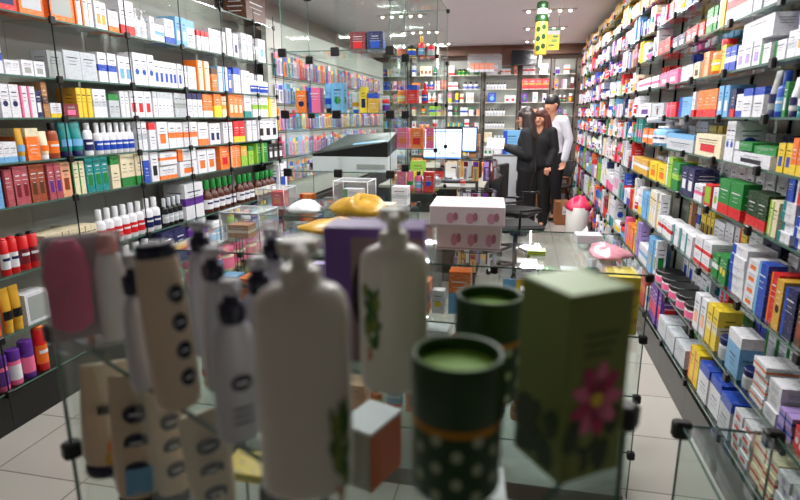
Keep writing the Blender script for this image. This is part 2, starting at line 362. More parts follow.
A(2, [(-12,7,2,34,'cosmetic','white','blue','band'),(8,24,2,14,'cosmetic','white','red','plain'),(26,50,2,15,'cosmetic','white','grey','patch'),(52,68,1,26,'cosmetic','grey','silver','plain'),(68,102,2,27,'cosmetic','silver','grey','plain'),
 (103,121,2,28,'cosmetic','white','blue','band'),(122,137,2,26,'cosmetic','white','lightblue','patch'),(137,158,3,30,'cosmetic','white','blue','roundel'),(158,185,6,24,'cosmetic','white','blue','patch'),(186,200,3,22,'cosmetic','white','silver','top'),
 (201,213,2,28,'cosmetic','cream','orange','stripe'),(214,220,1,22,'cosmetic','orange','brown','top'),(221,231,2,24,'cosmetic','white','lightblue','stripe'),(231,235,1,22,'cosmetic','blue','white','patch'),(236,243,2,24,'cosmetic','white','blue','top'),
 (244,253,2,22,'cosmetic','white','silver','plain'),(255,273,2,20,'round','white','blue','plain','white')])
A(3, [(-20,3,2,36,'cosmetic','white','lightblue','patch'),(5,25,2,32,'cosmetic','white','navy','roundel'),(26,41,2,30,'cosmetic','white','pink','stripe'),(41,48,1,26,'cosmetic','navy','white','patch'),(48,54,1,34,'cosmetic','kraft','brown','band'),(54,66,1,14,'cosmetic','white','yellow','base'),
 (66,82,1,13,'cosmetic','maroon','pink','patch'),(82,97,3,28,'cosmetic','yellow','gold','stripe'),(98,112,2,27,'cosmetic','white','silver','band'),(113,124,2,22,'cosmetic','silver','green','top'),(124,134,2,25,'cosmetic','white','silver','stripe'),
 (134,156,3,25,'cosmetic','white','red','patch'),(157,177,5,24,'cosmetic','white','silver','top'),(178,190,3,23,'cosmetic','silver','grey','band'),(191,205,3,23,'cosmetic','white','navy','top'),(206,216,2,22,'cosmetic','orange','white','base'),
 (216,224,1,22,'cosmetic','orange','yellow','duo'),(225,230,1,20,'cosmetic','cream','gold','band'),(231,246,3,22,'cosmetic','orange','cream','patch'),(247,254,1,22,'cosmetic','white','teal','base'),(255,270,4,24,'cosmetic','white','lime','band'),(271,279,1,22,'cosmetic','cream','yellow','stripe')])
A(4, [(-20,-2,2,34,'cosmetic','brown','copper','top'),(0,22,3,20,'cosmetic','white','lightblue','base'),(23,31,1,32,'tube','gold','lightblue','plain','lightblue'),(31,45,1,31,'cosmetic','orange','cream','top'),(46,55,1,27,'tube','cream','orange','plain','white'),(56,67,1,34,'flat','copper','orange','plain','black'),
 (68,90,2,34,'tube','teal','lightblue','plain','navy'),(91,100,1,31,'flat','white','navy','plain','white'),(101,139,6,29,'round','white','blue','plain','white'),(141,151,2,28,'cosmetic','white','silver','band'),(152,159,1,26,'cosmetic','white','red','top'),
 (160,171,1,26,'cosmetic','white','orange','patch'),(172,200,4,24,'cosmetic','white','orange','band'),(201,211,1,22,'cosmetic','white','orange','base'),(212,223,2,20,'cosmetic','white','navy','patch'),(226,236,2,20,'cosmetic','white','grey','plain'),
 (236,247,2,20,'cosmetic','red','yellow','base'),(249,259,2,20,'cosmetic','white','silver','stripe'),(260,280,3,20,'cosmetic','white','black','patch')])
A(5, [(-15,-2,1,28,'cosmetic','lightblue','white','band'),(-1,8,1,30,'cosmetic','lightblue','white','plain'),(10,20,1,36,'cosmetic','rose','maroon','stripe'),(20,36,2,37,'cosmetic','rose','maroon','patch'),(36,52,2,36,'cosmetic','copper','brown','patch'),(53,67,2,34,'cosmetic','rose','purple','patch'),
 (67,77,1,33,'cosmetic','peach','copper','patch'),(78,91,2,32,'cosmetic','cream','green','stripe'),(92,114,3,33,'cosmetic','teal','green','patch'),(115,124,1,31,'cosmetic','cream','green','top'),(125,146,3,31,'cosmetic','cream','green','base'),(147,153,1,30,'cosmetic','blue','white','top'),
 (154,162,1,28,'cosmetic','white','black','patch'),(163,181,1,13,'cosmetic','white','orange','base'),(182,200,1,14,'cosmetic','white','orange','patch'),(201,219,2,22,'cosmetic','white','orange','patch'),(223,232,1,22,'cosmetic','orange','red','patch'),
 (233,243,2,21,'cosmetic','orange','peach','stripe'),(244,250,1,19,'cosmetic','gold','lime','duo'),(251,256,1,18,'cosmetic','lime','green','top'),(259,270,2,19,'cosmetic','green','lime','stripe'),(271,285,3,16,'cosmetic','black','white','patch'),
 (163,181,1,12,'cosmetic','white','orange','band','white',14),(182,200,1,11,'cosmetic','white','orange','stripe','white',15)])
A(6, [(8,26,2,37,'can','red','white','plain','red'),(27,46,2,36,'can','red','maroon','plain','black'),(50,102,9,26,'cosmetic','cream','grey','plain'),(104,150,6,34,'round','white','red','plain','white'),(151,166,2,32,'round','white','navy','plain','white'),
 (168,187,4,27,'round','black','silver','plain','silver'),(189,208,1,34,'cosmetic','white','purple','band'),(211,240,5,31,'amber','amber','white','plain','green'),(243,258,3,27,'amber','amber','white','plain','green'),(261,279,4,24,'amber','amber','cream','plain','green'),(281,289,1,26,'cosmetic','white','blue','patch')])
A(7, [(-6,9,1,48,'can','orange','red','plain','orange'),(10,30,2,45,'tube','gold','black','plain','gold'),(31,56,1,30,'cosmetic','white','grey','edge'),(57,75,2,34,'flat','white','red','plain','red'),(120,160,4,36,'flat','teal','white','plain','white'),(166,190,2,34,'cosmetic','navy','gold','band'),(196,216,2,34,'flat','purple','lilac','plain','white'),
 (219,233,1,30,'flat','white','lightblue','plain','black'),(235,248,2,27,'flat','lime','yellow','plain','yellow'),(249,258,1,22,'flat','white','purple','plain','lilac'),(259,266,1,24,'flat','silver','blue','plain','navy'),(267,273,1,26,'flat','lime','green','plain','yellow'),(274,284,1,22,'flat','lightblue','teal','plain','teal'),(285,292,1,22,'flat','white','silver','plain','blue')])
A(8, [(-8,4,1,40,'jar','black','lime','plain','lime'),(5,17,1,36,'jar','pink','purple','plain','purple'),(18,30,1,36,'jar','pink','white','plain','purple'),(31,43,1,38,'jar','purple','pink','plain','purple'),(45,56,1,46,'can','red','orange','plain','orange'),(150,190,4,30,'jar','white','teal','plain','teal'),(200,290,8,24,'jar','cream','pink','plain','pink')])

B = lambda i, items: author(-1, XRf, i, RROWS, items, 'right wall', Rrow)
B(3, [(655,667,2,14,'box','red','maroon','top'),(668,681,2,12,'box','navy','white','patch'),(682,700,3,14,'box','red','white','patch'),(701,712,3,24,'box','green','white','band'),(713,719,1,30,'box','yellow','white','stripe'),(720,746,1,40,'box','white','red','band'),(748,775,3,30,'box','silver','pink','top'),(777,806,3,30,'box','white','grey','stripe')])
B(4, [(636,655,3,11,'box','white','pink','band'),(656,675,2,13,'box','pink','silver','patch'),(676,689,2,15,'box','white','silver','top'),(690,696,1,16,'box','cream','brown','patch'),(697,703,1,24,'box','peach','orange','stripe'),(704,713,1,34,'round','orange','yellow','plain','red'),(714,719,1,27,'box','yellow','orange','stripe'),
 (720,731,2,24,'box','blue','white','band'),(732,754,3,24,'box','white','lilac','patch'),(755,777,2,20,'box','white','green','stripe'),(778,787,1,27,'box','white','silver','band'),(788,806,2,32,'box','white','gold','roundel'),
 (733,765,1,20,'box','white','grey','plain','white',25),(786,793,2,18,'box','silver','blue','stripe','white',33),(794,806,1,18,'box','red','white','top','white',33)])
B(5, [(636,648,1,13,'box','white','purple','patch'),(649,661,1,13,'box','silver','maroon','roundel'),(662,673,2,14,'box','red','pink','stripe'),(674,686,1,19,'box','lightblue','blue','stripe'),(687,690,1,24,'box','white','red','base'),(691,711,3,26,'box','orange','red','base'),(712,722,2,30,'box','lightblue','white','patch'),
 (723,728,1,27,'box','navy','red','base'),(729,736,1,22,'box','white','blue','base'),(737,757,2,28,'box','white','blue','top'),(759,766,1,44,'tube','grey','navy','plain','navy'),(767,774,1,44,'round','blue','lightblue','plain','blue'),(775,779,1,34,'box','green','white','patch'),(780,787,1,38,'tube','white','navy','plain','navy'),
 (788,796,1,36,'tube','teal','white','plain','teal'),(797,812,2,44,'box','white','orange','base')])
B(6, [(640,649,2,14,'box','orange','white','band'),(650,661,1,26,'pump','lightblue','white','plain','white'),(663,689,1,15,'box','silver','lightblue','top'),(690,717,1,21,'box','cream','red','patch'),(718,727,2,38,'box','white','blue','roundel'),(728,768,1,12,'box','white','black','patch'),(770,783,2,28,'box','yellow','blue','patch'),
 (784,796,2,36,'box','orange','yellow','base'),(797,812,2,40,'box','white','blue','band'),(728,745,1,8,'box','green','white','stripe','white',13),(746,768,1,8,'box','green','white','plain','white',13)])
B(7, [(630,645,2,14,'box','gold','white','band'),(646,661,2,17,'box','yellow','orange','patch'),(662,667,1,28,'box','lime','white','stripe'),(668,675,1,26,'box','green','lime','band'),(676,689,2,27,'box','navy','white','patch'),(690,698,1,16,'box','white','pink','band'),(699,706,1,20,'box','red','lime','edge'),(707,712,1,20,'box','white','lime','roundel'),
 (713,736,2,34,'box','green','red','base'),(738,758,2,34,'box','darkgreen','red','base'),(759,771,2,34,'box','cream','lime','stripe'),(772,785,1,40,'pile4','white','teal','stripe'),(786,800,1,42,'pile4','white','blue','stripe'),(773,780,1,34,'box','blue','navy','stripe','white',40),(781,788,1,32,'box','red','white','stripe','white',40)])
B(8, [(655,668,3,16,'box','white','red','band'),(669,688,3,20,'box','white','teal','stripe'),(689,704,2,27,'pile2','white','red','base'),(705,711,1,22,'box','green','white','band'),(712,721,2,28,'box','green','yellow','roundel'),(722,736,1,48,'pile5','white','blue','stripe'),(737,747,1,46,'pile4','white','orange','patch'),(748,757,1,52,'box','blue','lightblue','stripe'),
 (758,765,1,50,'box','red','orange','stripe'),(766,773,1,50,'box','gold','black','roundel'),(774,785,1,50,'box','navy','blue','stripe'),(786,793,1,46,'box','brown','copper','patch'),(794,806,1,50,'flat','white','red','plain','black')])
B(9, [(652,688,5,14,'jar','white','pink','plain','black'),(689,699,2,36,'box','white','peach','patch'),(700,710,2,40,'box','yellow','cream','band'),(711,719,1,22,'jar','white','silver','plain','navy'),(720,733,1,42,'box','lightblue','white','top'),(734,743,1,20,'jar','white','silver','plain','navy'),(744,757,1,44,'pile4','white','orange','band'),(758,770,1,40,'pile3','white','silver','patch'),(771,783,2,26,'pile2','lilac','blue','band'),(784,797,2,24,'box','red','white','roundel'),(798,812,1,30,'pile3','white','orange','stripe')])
B(10, [(655,680,3,18,'box','silver','white','plain'),(683,692,2,34,'box','yellow','orange','stripe'),(693,712,2,36,'box','white','blue','top'),(713,724,1,38,'box','silver','blue','top'),(725,742,2,42,'pile4','white','red','patch'),(743,765,2,44,'pile3','cream','red','band'),(766,790,2,50,'pile4','white','lilac','roundel'),(791,830,3,48,'box','white','pink','patch')])

# the long tail of the right wall: mixed medicine boxes from where the hand-set ones end to the back wall
WT = ['white']*44+['silver']*3+['cream']*4+['red']*5+['pink']*3+['lightblue']*4+['blue']*3+['green']*3+['lime']*2+['yellow']*3+['orange']*4+['teal']*2+['purple']*2+['lilac']*2+['peach']*3+['maroon']*1+['navy']*2
AC = ['red']*7+['blue']*6+['pink']*5+['orange']*4+['green']*4+['teal']*2+['navy']*3+['purple']*3+['yellow']*3+['lightblue']*3+['black','gold','maroon','lime','grey','peach']
DS = ['plain','top','base','band','band','duo','stripe','stripe','patch','patch','roundel']
def pick(base_pool):
    b = random.choice(base_pool); a = random.choice(AC)
    while a == b: a = random.choice(AC)
    return b, a, random.choice(DS)
def fill(side, X, z, gap, ya, yb, row, where, pool=WT, wr=(.035,.08), fills=.93, forms=('box',)*12+('round','jar','tube','can'), hf=(.35,.95), form0=None):
    y = ya
    while y < yb-.03:
        if random.random() > fills: y += random.uniform(.03,.08); continue
        n = random.choice([1,1,2,2,3,4]); form = random.choice(forms); w = random.uniform(*wr)
        if form in ('round','tube','can'): w = random.uniform(.035,.055)
        if form == 'jar': w = random.uniform(.05,.07)
        if y+n*w > yb: n = max(1, int((yb-y)/w)); w = min(w, yb-y-.002)
        h = min(gap-.016, max(.05, (gap)*random.uniform(*hf)))
        if form in ('round','tube','can'): h = max(h, min(gap-.016, .11))
        if form == 'jar': h = min(h, .09)
        b, a, ds = pick(pool); c = random.choice(['white','white','blue','red','black','green'])
        run_of(form, side, X, z, y, y+n*w, n, h, b, a, ds, c, row, where)
        y += n*w+random.uniform(.001,.01)
first_px = {3:655, 4:636, 5:636, 6:640, 7:630, 8:655, 9:652, 10:655}
for i, z in enumerate(RROWS):
    gap = (RROWS[i-1]-z) if i else .19
    ya = y_at(first_px[i], XRf, z)+.01 if i in first_px else 2.7
    pool = ['gold']*5+['yellow']*4+['orange']*3+['brown']+['white'] if i <= 1 else WT if i > 3 else WT+['navy','red','red','red']*2
    wr = (.07,.14) if i <= 1 else (.032,.08)
    fill(-1, XRf, z, gap, ya, rb[-1]-.02, Rrow(i), 'right wall', pool, wr)

for i in (3,4,6,7,8,9,10):                                # a second row of stock behind the first on the near right shelves
    z = RROWS[i]; gap = RROWS[i-1]-z; n0 = len(STOCK)
    fill(-1, XRf, z, gap, 1.95, y_at(first_px[i], XRf, z)-.02, 'rear row, '+Rrow(i), 'right wall', WT, (.05,.11), .62, ('box',), (.55,.97))
    for q in STOCK[n0:]: q['x'] = XRf+.215+random.uniform(0,.015); q['d'] = .09
# ------------------------------------------------------------------ back wall shelving
def back_unit(x0, x1, rows, label, Y=YB-.29, top=2.55):
    t = empty('back_shelving', (x0, Y, 0)); tag(t, label, 'shelving'); L = x1-x0
    MB().box(.001, L-.001, .27, .28, .1, top, PANEL).build('back_panel', t)
    MB().box(.001, L-.001, 0, .27, 0, .1, mat('black plinth', (.05,.047,.045), .35)).build('plinth', t)
    for z in rows:
        m = MB(); m.box(.002, L-.002, 0, .265, z-.008, z, SHELFG); m.box(.002, L-.002, -.0015, .0005, z-.01, z+.0003, mat('pale shelf edge', (.8,.78,.74), .3)); m.build('shelf', t)
    for xx in (0, L):
        MB().box(xx-.006, xx+.006, -.012, -.002, .1, top, mat('dark metal', (.06,.06,.065), .35, metal=.5)).build('upright', t)
    for z in rows: MB().box(-.02, .02, -.024, -.012, z-.026, z+.012, CLIP, .004).build('clip', t)
    return t
bx = [-2.78, -2.1, -1.42, -.74, -.10, .46, 1.18]
BR = [2.28, 2.03, 1.80, 1.57, 1.34, 1.10, .85, .55, .25]
bl = ['leftmost', 'second from the left', 'third from the left', 'fourth from the left', 'second from the right', 'rightmost']
for i in range(6):
    if i != 5: back_unit(bx[i]+.03, bx[i+1]-.03, BR, f'glass shelving unit on the back wall, {bl[i]}')
    else: back_unit(bx[i]+.03, .86, BR, f'glass shelving unit on the back wall, {bl[i]}')
def back_run(form, x0, x1, z, n, h, base, acc='white', design='plain', cap='white', i=0, Y=YB-.29):
    RUN[0] += 1; st = (x1-x0)/n
    for k in range(n):
        w = st*.92; d = min(w, .2) if form in ('round','jar','amber') else .14
        put(form, x0+st*(k+.5), Y+.012+d/2, z, 0, w, d, h, base, acc, design, cap, f'{ORD[BR.index(z)]} back-wall shelf down', x0+k*st, RUN[0], RUN[0], 'back wall')
for zi, z in enumerate(BR):
    gap = (BR[zi-1]-z) if zi else .24
    for i in range(6):
        a, b = bx[i]+.05, (bx[i+1]-.05 if i < 5 else .84)
        if i == 3 and zi in (1, 3, 4):                       # rows of dark-topped jars behind the till
            back_run('round', a, b-.18, z, 7, .12, 'white', 'silver', 'plain', 'black'); continue
        if i == 3 and zi == 2: back_run('box', a+.04, a+.19, z, 1, .17, 'blue', 'lightblue', 'roundel'); back_run('box', b-.2, b, z, 2, .12, 'white', 'red', 'patch'); continue
        if i == 4 and zi in (1,): back_run('box', a, b, z, 4, .17, 'red', 'orange', 'band'); continue
        x = a
        while x < b-.05:
            n = random.choice([1,2,3]); w = random.uniform(.05,.11)
            if x+n*w > b: n = 1; w = min(w, b-x)
            bs_, ac_, ds_ = pick(WT); back_run(random.choice(['box']*5+['round','jar']), x, x+n*w, z, n, gap*random.uniform(.4,.8), bs_, ac_, ds_, random.choice(['white','black','blue']))
            x += n*w+random.uniform(.01,.09)

# ------------------------------------------------------------------ left wall beyond the cosmetics: coloured blister packs on hooks, plus low shelves
pegs = empty('pegboard_rack', (XLf-.1, 5.52, 0)); tag(pegs, 'long grey pegboard rack full of hanging packs behind the tall glass cabinet', 'display rack')
MB().box(-.05, 0, 0, 4.9, .6, 2.5, PANEL).build('back_panel', pegs)
MB().box(-.22, .08, 0, 4.9, 0, .58, mat('black plinth', (.05,.047,.045), .35)).build('base', pegs)
PR = [1.98, 1.70, 1.42, 1.14, .86]; pidx = [0]
pk_pool = ['pink','lightblue','red','purple','orange','blue','white','lilac','teal','yellow','peach','silver']
def blister(base, acc, w, h):
    key = ('p', base, acc, round(w,3), round(h,3))
    if key in CACHE: return CACHE[key]
    m = MB(); m.seg = 8
    m.box(-w/2, w/2, -.002, 0, 0, h, base); m.box(-w/2+.004, w/2-.004, -.0026, -.002, h*.72, h*.97, acc)
    m.box(-w*.28, w*.28, -.02, -.002, h*.08, h*.66, FILM, .003)
    m.tube([(0,-.011,h*.1),(0,-.011,h*.45),(0,-.011,h*.62)], [.004,.0035,.006], acc, 6)
    CACHE[key] = m.data('blister_pack'); return CACHE[key]
for r, z in enumerate(PR):
    y = 5.62; k = 0
    while y < 10.0:
        w = random.choice([.07,.08,.095]); h = random.uniform(.18,.235)
        b, a = random.sample(pk_pool, 2)
        o = bpy.data.objects.new('blister_pack', blister(b, a, w, round(h,2))); COL.objects.link(o)
        o.location = (XLf-.098+.02, y+w/2, z-.01); o.rotation_euler = (0,0,PI/2)
        tag(o, f'{cn(b)} and {cn(a)} hanging pack, {ORD[k]} from the left in {ORD[r]} row of the pegboard', 'blister pack', 'hanging packs on the pegboard')
        y += w+random.choice([.004,.012,.02]); k += 1
for z in PR:
    m = MB()
    m.tube([(0,.05,z+.243),(0,4.85,z+.243)], .004, mat('dark metal', (.06,.06,.065), .35, metal=.5), 6); h_ = m.build('rail', pegs); h_.location = (.02,0,0)

# big brown carton standing on the top left shelf
run_of('cosmetic', 1, XLf, LROWS[0], 4.95, 5.38, 1, .34, 'brown', 'copper', 'top', 'white', Lrow(0), 'left wall', dep=.22)

# ------------------------------------------------------------------ instantiate the stock
rows_ = {}
for s in STOCK:
    form = 'carton' if s['form'] in ('box', 'cosmetic') else s['form']
    s['adj'] = adj_of(s['base'], s['acc'], s['design'], form); s['noun'] = NOUN[s['form']]
    if s['form'] not in ('box', 'cosmetic'):
        s['adj'] = f"{cn(s['cap'])}-capped {cn(s['base'])}"
    if s.get('layer', -1) >= 0: s['adj'] = ['bottom-layer ', 'second-layer ', 'third-layer ', 'fourth-layer ', 'fifth-layer '][s['layer']]+s['adj']
    rows_.setdefault(s['row'], {}).setdefault(s['run'], []).append(s)
for row, runs in rows_.items():
    order = sorted(runs.values(), key=lambda r: min(q['pos'] for q in r)); keys = {}
    for r in order: keys.setdefault((r[0]['adj'], r[0]['noun']), []).append(r)
    for i, r in enumerate(order):
        r.sort(key=lambda q: q['pos']); nb = order[i-1][0] if i else (order[i+1][0] if len(order) > 1 else None)
        side = 'right of' if i else 'left of'; same = keys[(r[0]['adj'], r[0]['noun'])]
        for k, s in enumerate(r):
            an = f"{s['adj']} {s['noun']}"; rp = s['row']
            if len(same) == 1:
                s['label'] = f"{an}, {ORD[k]} from left of {['one','two','three','four','five','six','seven','eight','nine'][len(r)-1]} alike, {rp}" if len(r) > 1 else (f"{an} {side} {nb['adj']} {nb['noun']}, {rp}" if nb else f"large {an} alone on the {rp}")
            else:
                tot = [q for rr in same for q in rr]; tot.sort(key=lambda q: q['pos']); j = tot.index(s)
                s['label'] = f"{ORD[min(j,59)]} {an} from the left, {rp}"
for s in STOCK:
    if len(s['label'].split()) > 15: s['label'] = s['label'].replace('bottom-layer ', '').replace('on the ', '')
    if len(s['label'].split()) > 15: s['label'] = s['label'].replace('pale blue', 'blue').replace('rear row, ', 'rear ')
seen = {}
for s in STOCK:                                        # very rare leftovers: tell them apart by what stands next to them
    if s['label'] in seen: s['label'] += ' near ' + s['where']
    seen[s['label']] = 1
    s['dist'] = depth((s['x'], s['y'], s['z']))
med = sorted([s for s in STOCK if s['form'] == 'box'], key=lambda s: s['dist'])
for s in med[320:]: s['far'] = True
far = MB()
for s in STOCK:
    if s['form'] in ('box', 'cosmetic'):
        me = carton(s['w'], s['d'], s['h'], s['base'], s['acc'], s['design'], s['run'])
        if s.get('far'):
            M_ = Matrix.Translation((s['x'], s['y'], s['z'])) @ Matrix.Rotation(s['rz'], 4, 'Z'); o = len(far.v)
            far.v += [tuple(M_ @ v.co) for v in me.vertices]
            mm = [far.mi(m) for m in me.materials]
            for p in me.polygons: far.f.append([i+o for i in p.vertices]); far.m.append(mm[p.material_index]); far.sm.append(False)
            continue
        o = bpy.data.objects.new(KNAME[s['form']], me); COL.objects.link(o)
    else:
        b_, c_ = bottle(s['w'], s['h'], s['base'], s['acc'], s['cap'], s['form'])
        o = bpy.data.objects.new(KNAME[s['form']], b_); COL.objects.link(o)
        c = bpy.data.objects.new('cap' if s['form'] != 'pump' else 'pump', c_); COL.objects.link(c); c.parent = o
    o.location = (s['x'], s['y'], s['z']); o.rotation_euler = (0,0,s['rz']+random.uniform(-.02,.02)*(s['form'] in ('box','cosmetic')))
    tag(o, s['label'], NOUN[s['form']].replace('carton','box'), f"{GROUPN[s['form']]} on the {s['row']}")
fo = far.build('medicine_packaging'); tag(fo, 'hundreds of small mixed medicine boxes on the farther right-wall and back-wall shelves', 'medicine boxes', kind='stuff')

# ------------------------------------------------------------------ glass display cases
def case(loc, rz, L, D, z0, top, shelves, label, name='glass_display_case', dividers=(), base=True, panes='flrb', th=.006, cs=.014):
    t = empty(name, (loc[0], loc[1], 0), rz); tag(t, label, 'display case', 'glass display cases')
    if base: MB().box(.01, L-.01, .01, D-.01, 0, z0, mat('grey base', (.42,.40,.38), .4)).build('base', t)
    mb = MB(); mb.box(0, L, 0, D, top-th, top, GLASS); mb.build('top_pane', t)
    m = MB(); e = .0012
    for (a, b, c, d) in ((0, L, -e, 0), (0, L, D, D+e), (-e, 0, 0, D), (L, L+e, 0, D)): m.box(a, b, c, d, top-th, top, EDGE)
    m.build('top_edge', t)
    zt = top-th-.001
    if 'f' in panes: MB().box(.003, L-.003, .001, .001+th, z0, zt, GLASS).build('front_pane', t)
    if 'b' in panes: MB().box(.003, L-.003, D-.001-th, D-.001, z0, zt, GLASS).build('back_pane', t)
    if 'l' in panes: MB().box(0, th, th+.003, D-th-.003, z0, zt, GLASS).build('side_pane', t)
    if 'r' in panes: MB().box(L-th, L, th+.003, D-th-.003, z0, zt, GLASS).build('side_pane', t)
    for x in dividers: MB().box(x-.003, x+.003, .01, D-.01, z0, zt, GLASS).build('divider', t)
    for z in shelves:
        m = MB(); m.box(.009, L-.009, .009, D-.009, z-.006, z, GLASS); m.box(.009, L-.009, .008, .009, z-.006, z, EDGE); m.build('shelf', t)
    for z in list(shelves)+[top-.004]:
        for (x, y) in [(0,0),(L,0),(0,D),(L,D)]+[(x, 0) for x in dividers]:
            MB().box(x-cs, x+cs, y-.012, y+.014, z-.008-cs*1.1, z+cs*.6, CLIP, .004).build('clip', t)
    for (x, y) in ((0,0),(L,0),(0,D),(L,D)):
        MB().box(x-.002, x+.002, y-.002, y+.002, z0, zt-.02, EDGE).build('edge_strip', t)
    return t
CX0, CX1, CY0, CY1 = -1.50, .47, 2.07, 2.80
case((CX0, CY0), 0, CX1-CX0, CY1-CY0, .08, 1.0, [.76, .52, .28], 'long low glass counter across the middle of the shop, stocked inside', dividers=(1.42,))
case((-1.60, 2.95), 0, .95, .66, .08, 1.0, [.76, .5], 'glass counter piled with clear plastic packs in front of the tall cabinet')
case((-1.60, 3.70), 0, .74, .50, .70, 2.42, [.80, 1.18, 1.575, 1.975], 'tall glass cabinet with square black clips holding the white machine', name='glass_cabinet', dividers=(.37,), cs=.028)
case((-1.02, 4.40), 0, .36, .60, .70, 2.42, [.95, 1.30, 1.65, 2.0], 'narrow tall glass cabinet right behind the big cabinet, full of small packs', name='glass_cabinet')
case((.37, .50), 0, .18, .70, .04, .90, [.46], 'narrow glass case at the right edge of the foreground, with black corner clips', cs=.019)
FA = math.atan2(-.23, .43)
fcase = case((-.62, .61), FA, .68, .285, .05, 1.27, [1.085, .60], 'small glass display case in the foreground carrying lotion bottles and tins', name='glass_display_case', cs=.011)
FZ = 1.2705; FS = 1.0855

def simple_item(form, x, y, z, w, d, h, base, acc, design, cap, label, rz=0, cat=None, group=None, name=None):
    if form == 'box':
        o = bpy.data.objects.new(name or 'carton', carton(w, d, h, base, acc, design, int(x*100)))
        COL.objects.link(o)
    else:
        b_, c_ = bottle(w, h, base, acc, cap, form); o = bpy.data.objects.new(name or KNAME[form], b_); COL.objects.link(o)
        c = bpy.data.objects.new('cap' if form != 'pump' else 'pump', c_); COL.objects.link(c); c.parent = o
    o.location = (x, y, z); o.rotation_euler = (0,0,rz)
    return tag(o, label, cat or ('box' if form == 'box' else NOUN[form]), group)
# stock inside the cases
INL = {}
def stock_case(x0, x1, y, zs, gaps, where, pool=WT, wr=(.05,.11), forms=('box','box','box','round','jar','tube','flat'), rz=0, dens=.85, hm=.2):
    for z, gap, rn in zip(zs, gaps, ('top','second','third','fourth')):
        x = x0; prev = None
        while x < x1-.04:
            if random.random() > dens: x += .06; continue
            f = random.choice(forms); w = random.uniform(*wr)
            if f in ('round','tube'): w = min(w, .055)
            if f in ('jar','flat'): w = min(w, .075)
            w = min(w, x1-x); h = min(gap-.02, hm, max(.06, gap*random.uniform(.4,.85)))
            if f == 'jar': h = min(h, .09)
            b, a, ds = pick(pool); c = random.choice(['white','blue','red','black','green','gold'])
            an = (adj_of(b, a, ds, 'carton') if f == 'box' else f'{cn(c)}-capped {cn(b)}')+' '+NOUN[f]
            k = (an, where, rn); INL[k] = INL.get(k, 0)+1
            lab = f'{an} inside {where}, {rn} shelf' + (f', number {INL[k]} from left' if INL[k] > 1 else '')
            if INL[k] > 1: lab = f'{ORD[INL[k]-1]} {an} from left inside {where}, {rn} shelf'
            simple_item(f, x+w/2, y+random.uniform(0,.05), z, w*.94, w*.9 if f == 'box' else w, h, b, a, ds, c, lab, group=f'packs inside {where}', name='carton' if f == 'box' else None)
            x += w+random.uniform(.003,.02)
stock_case(-.05, .32, 2.19, [.7605], [.22], 'middle glass counter', dens=1, pool=['amber','brown','orange','blue','white','teal','white','lightblue','red'])
stock_case(-1.46, -.12, 2.19, [.7605], [.22], 'left half of middle counter', dens=.95)
stock_case(-1.46, .43, 2.2, [.5205, .2805], [.22,.22], 'middle glass counter low part', pool=['cream','peach','white','orange','kraft','white','red'], dens=.8, wr=(.07,.13))
stock_case(-.0, .43, 2.5, [.7605,.5205], [.22,.22], 'rear of middle glass counter', dens=.9)
stock_case(-1.57, -.68, 3.08, [.7605, .5005], [.22,.22], 'counter before tall cabinet', dens=.9)
stock_case(-1.57, -1.2, 3.86, [1.5755], [.28], 'big tall cabinet left side', pool=['pink','lightblue','lilac','white','yellow','orange'])
stock_case(-1.18, -.9, 3.86, [1.5755], [.28], 'big tall cabinet right side', pool=['yellow','gold','yellow','lightblue','white'], hm=.26)
stock_case(-1.57, -.9, 3.85, [.8005], [.3], 'big tall cabinet bottom', pool=['white','lightblue','grey','orange'], hm=.2)
stock_case(-1.0, -.68, 4.55, [2.0005, 1.6505, 1.3005, .9505], [.3,.3,.3,.3], 'narrow cabinet', pool=['pink','cream','yellow','white','red','orange'], hm=.16)
simple_item('box', -1.12, 3.9, 1.9755, .11, .08, .13, 'maroon', 'red', 'patch', '', 'dark red box on the high shelf of the tall cabinet')
simple_item('box', -1.00, 3.9, 1.9755, .11, .08, .13, 'navy', 'blue', 'patch', '', 'navy box beside the dark red one, high in the tall cabinet')
# white machine with slanted black lid in the tall cabinet
t = empty('label_printer', (-1.16, 3.90, 1.1805)); tag(t, 'white desktop machine with slanted black lid in the tall glass cabinet', 'printer')
m = MB(); m.add([(-.27,-.15,0),(.27,-.15,0),(.27,.15,0),(-.27,.15,0),(-.27,-.15,.10),(.27,-.15,.10),(.27,.15,.14),(-.27,.15,.14)], [[0,3,2,1],[4,5,6,7],[0,1,5,4],[1,2,6,5],[2,3,7,6],[3,0,4,7]], 'white'); m.build('body', t)
m = MB(); m.add([(-.27,-.15,.101),(.27,-.15,.101),(.27,.15,.141),(-.27,.15,.141),(-.27,-.15,.115),(.27,-.15,.20),(.27,.15,.26),(-.1,.15,.24)], [[0,3,2,1],[4,5,6,7],[0,1,5,4],[1,2,6,5],[2,3,7,6],[3,0,4,7]], 'black'); m.build('lid', t)
m = MB(); m.box(.05, .25, -.154, -.15, .02, .05, 'grey'); m.build('slot', t)
m = MB(); m.add([(.02,-.148,.180),(.25,-.148,.205),(.25,-.10,.216),(.02,-.10,.19)], [[0,1,2,3]], 'lightblue'); m.build('display', t)
# yellow cartons in the corner of the counter
for k, (zz, nm) in enumerate(((.7605, 'lower'), (.872, 'upper'))):
    t = simple_item('box', .392, 2.17, zz, .11, .16, .108, 'yellow', 'gold', 'band', '', f'{nm} of two yellow cartons stacked in the right corner of the counter', name='carton')
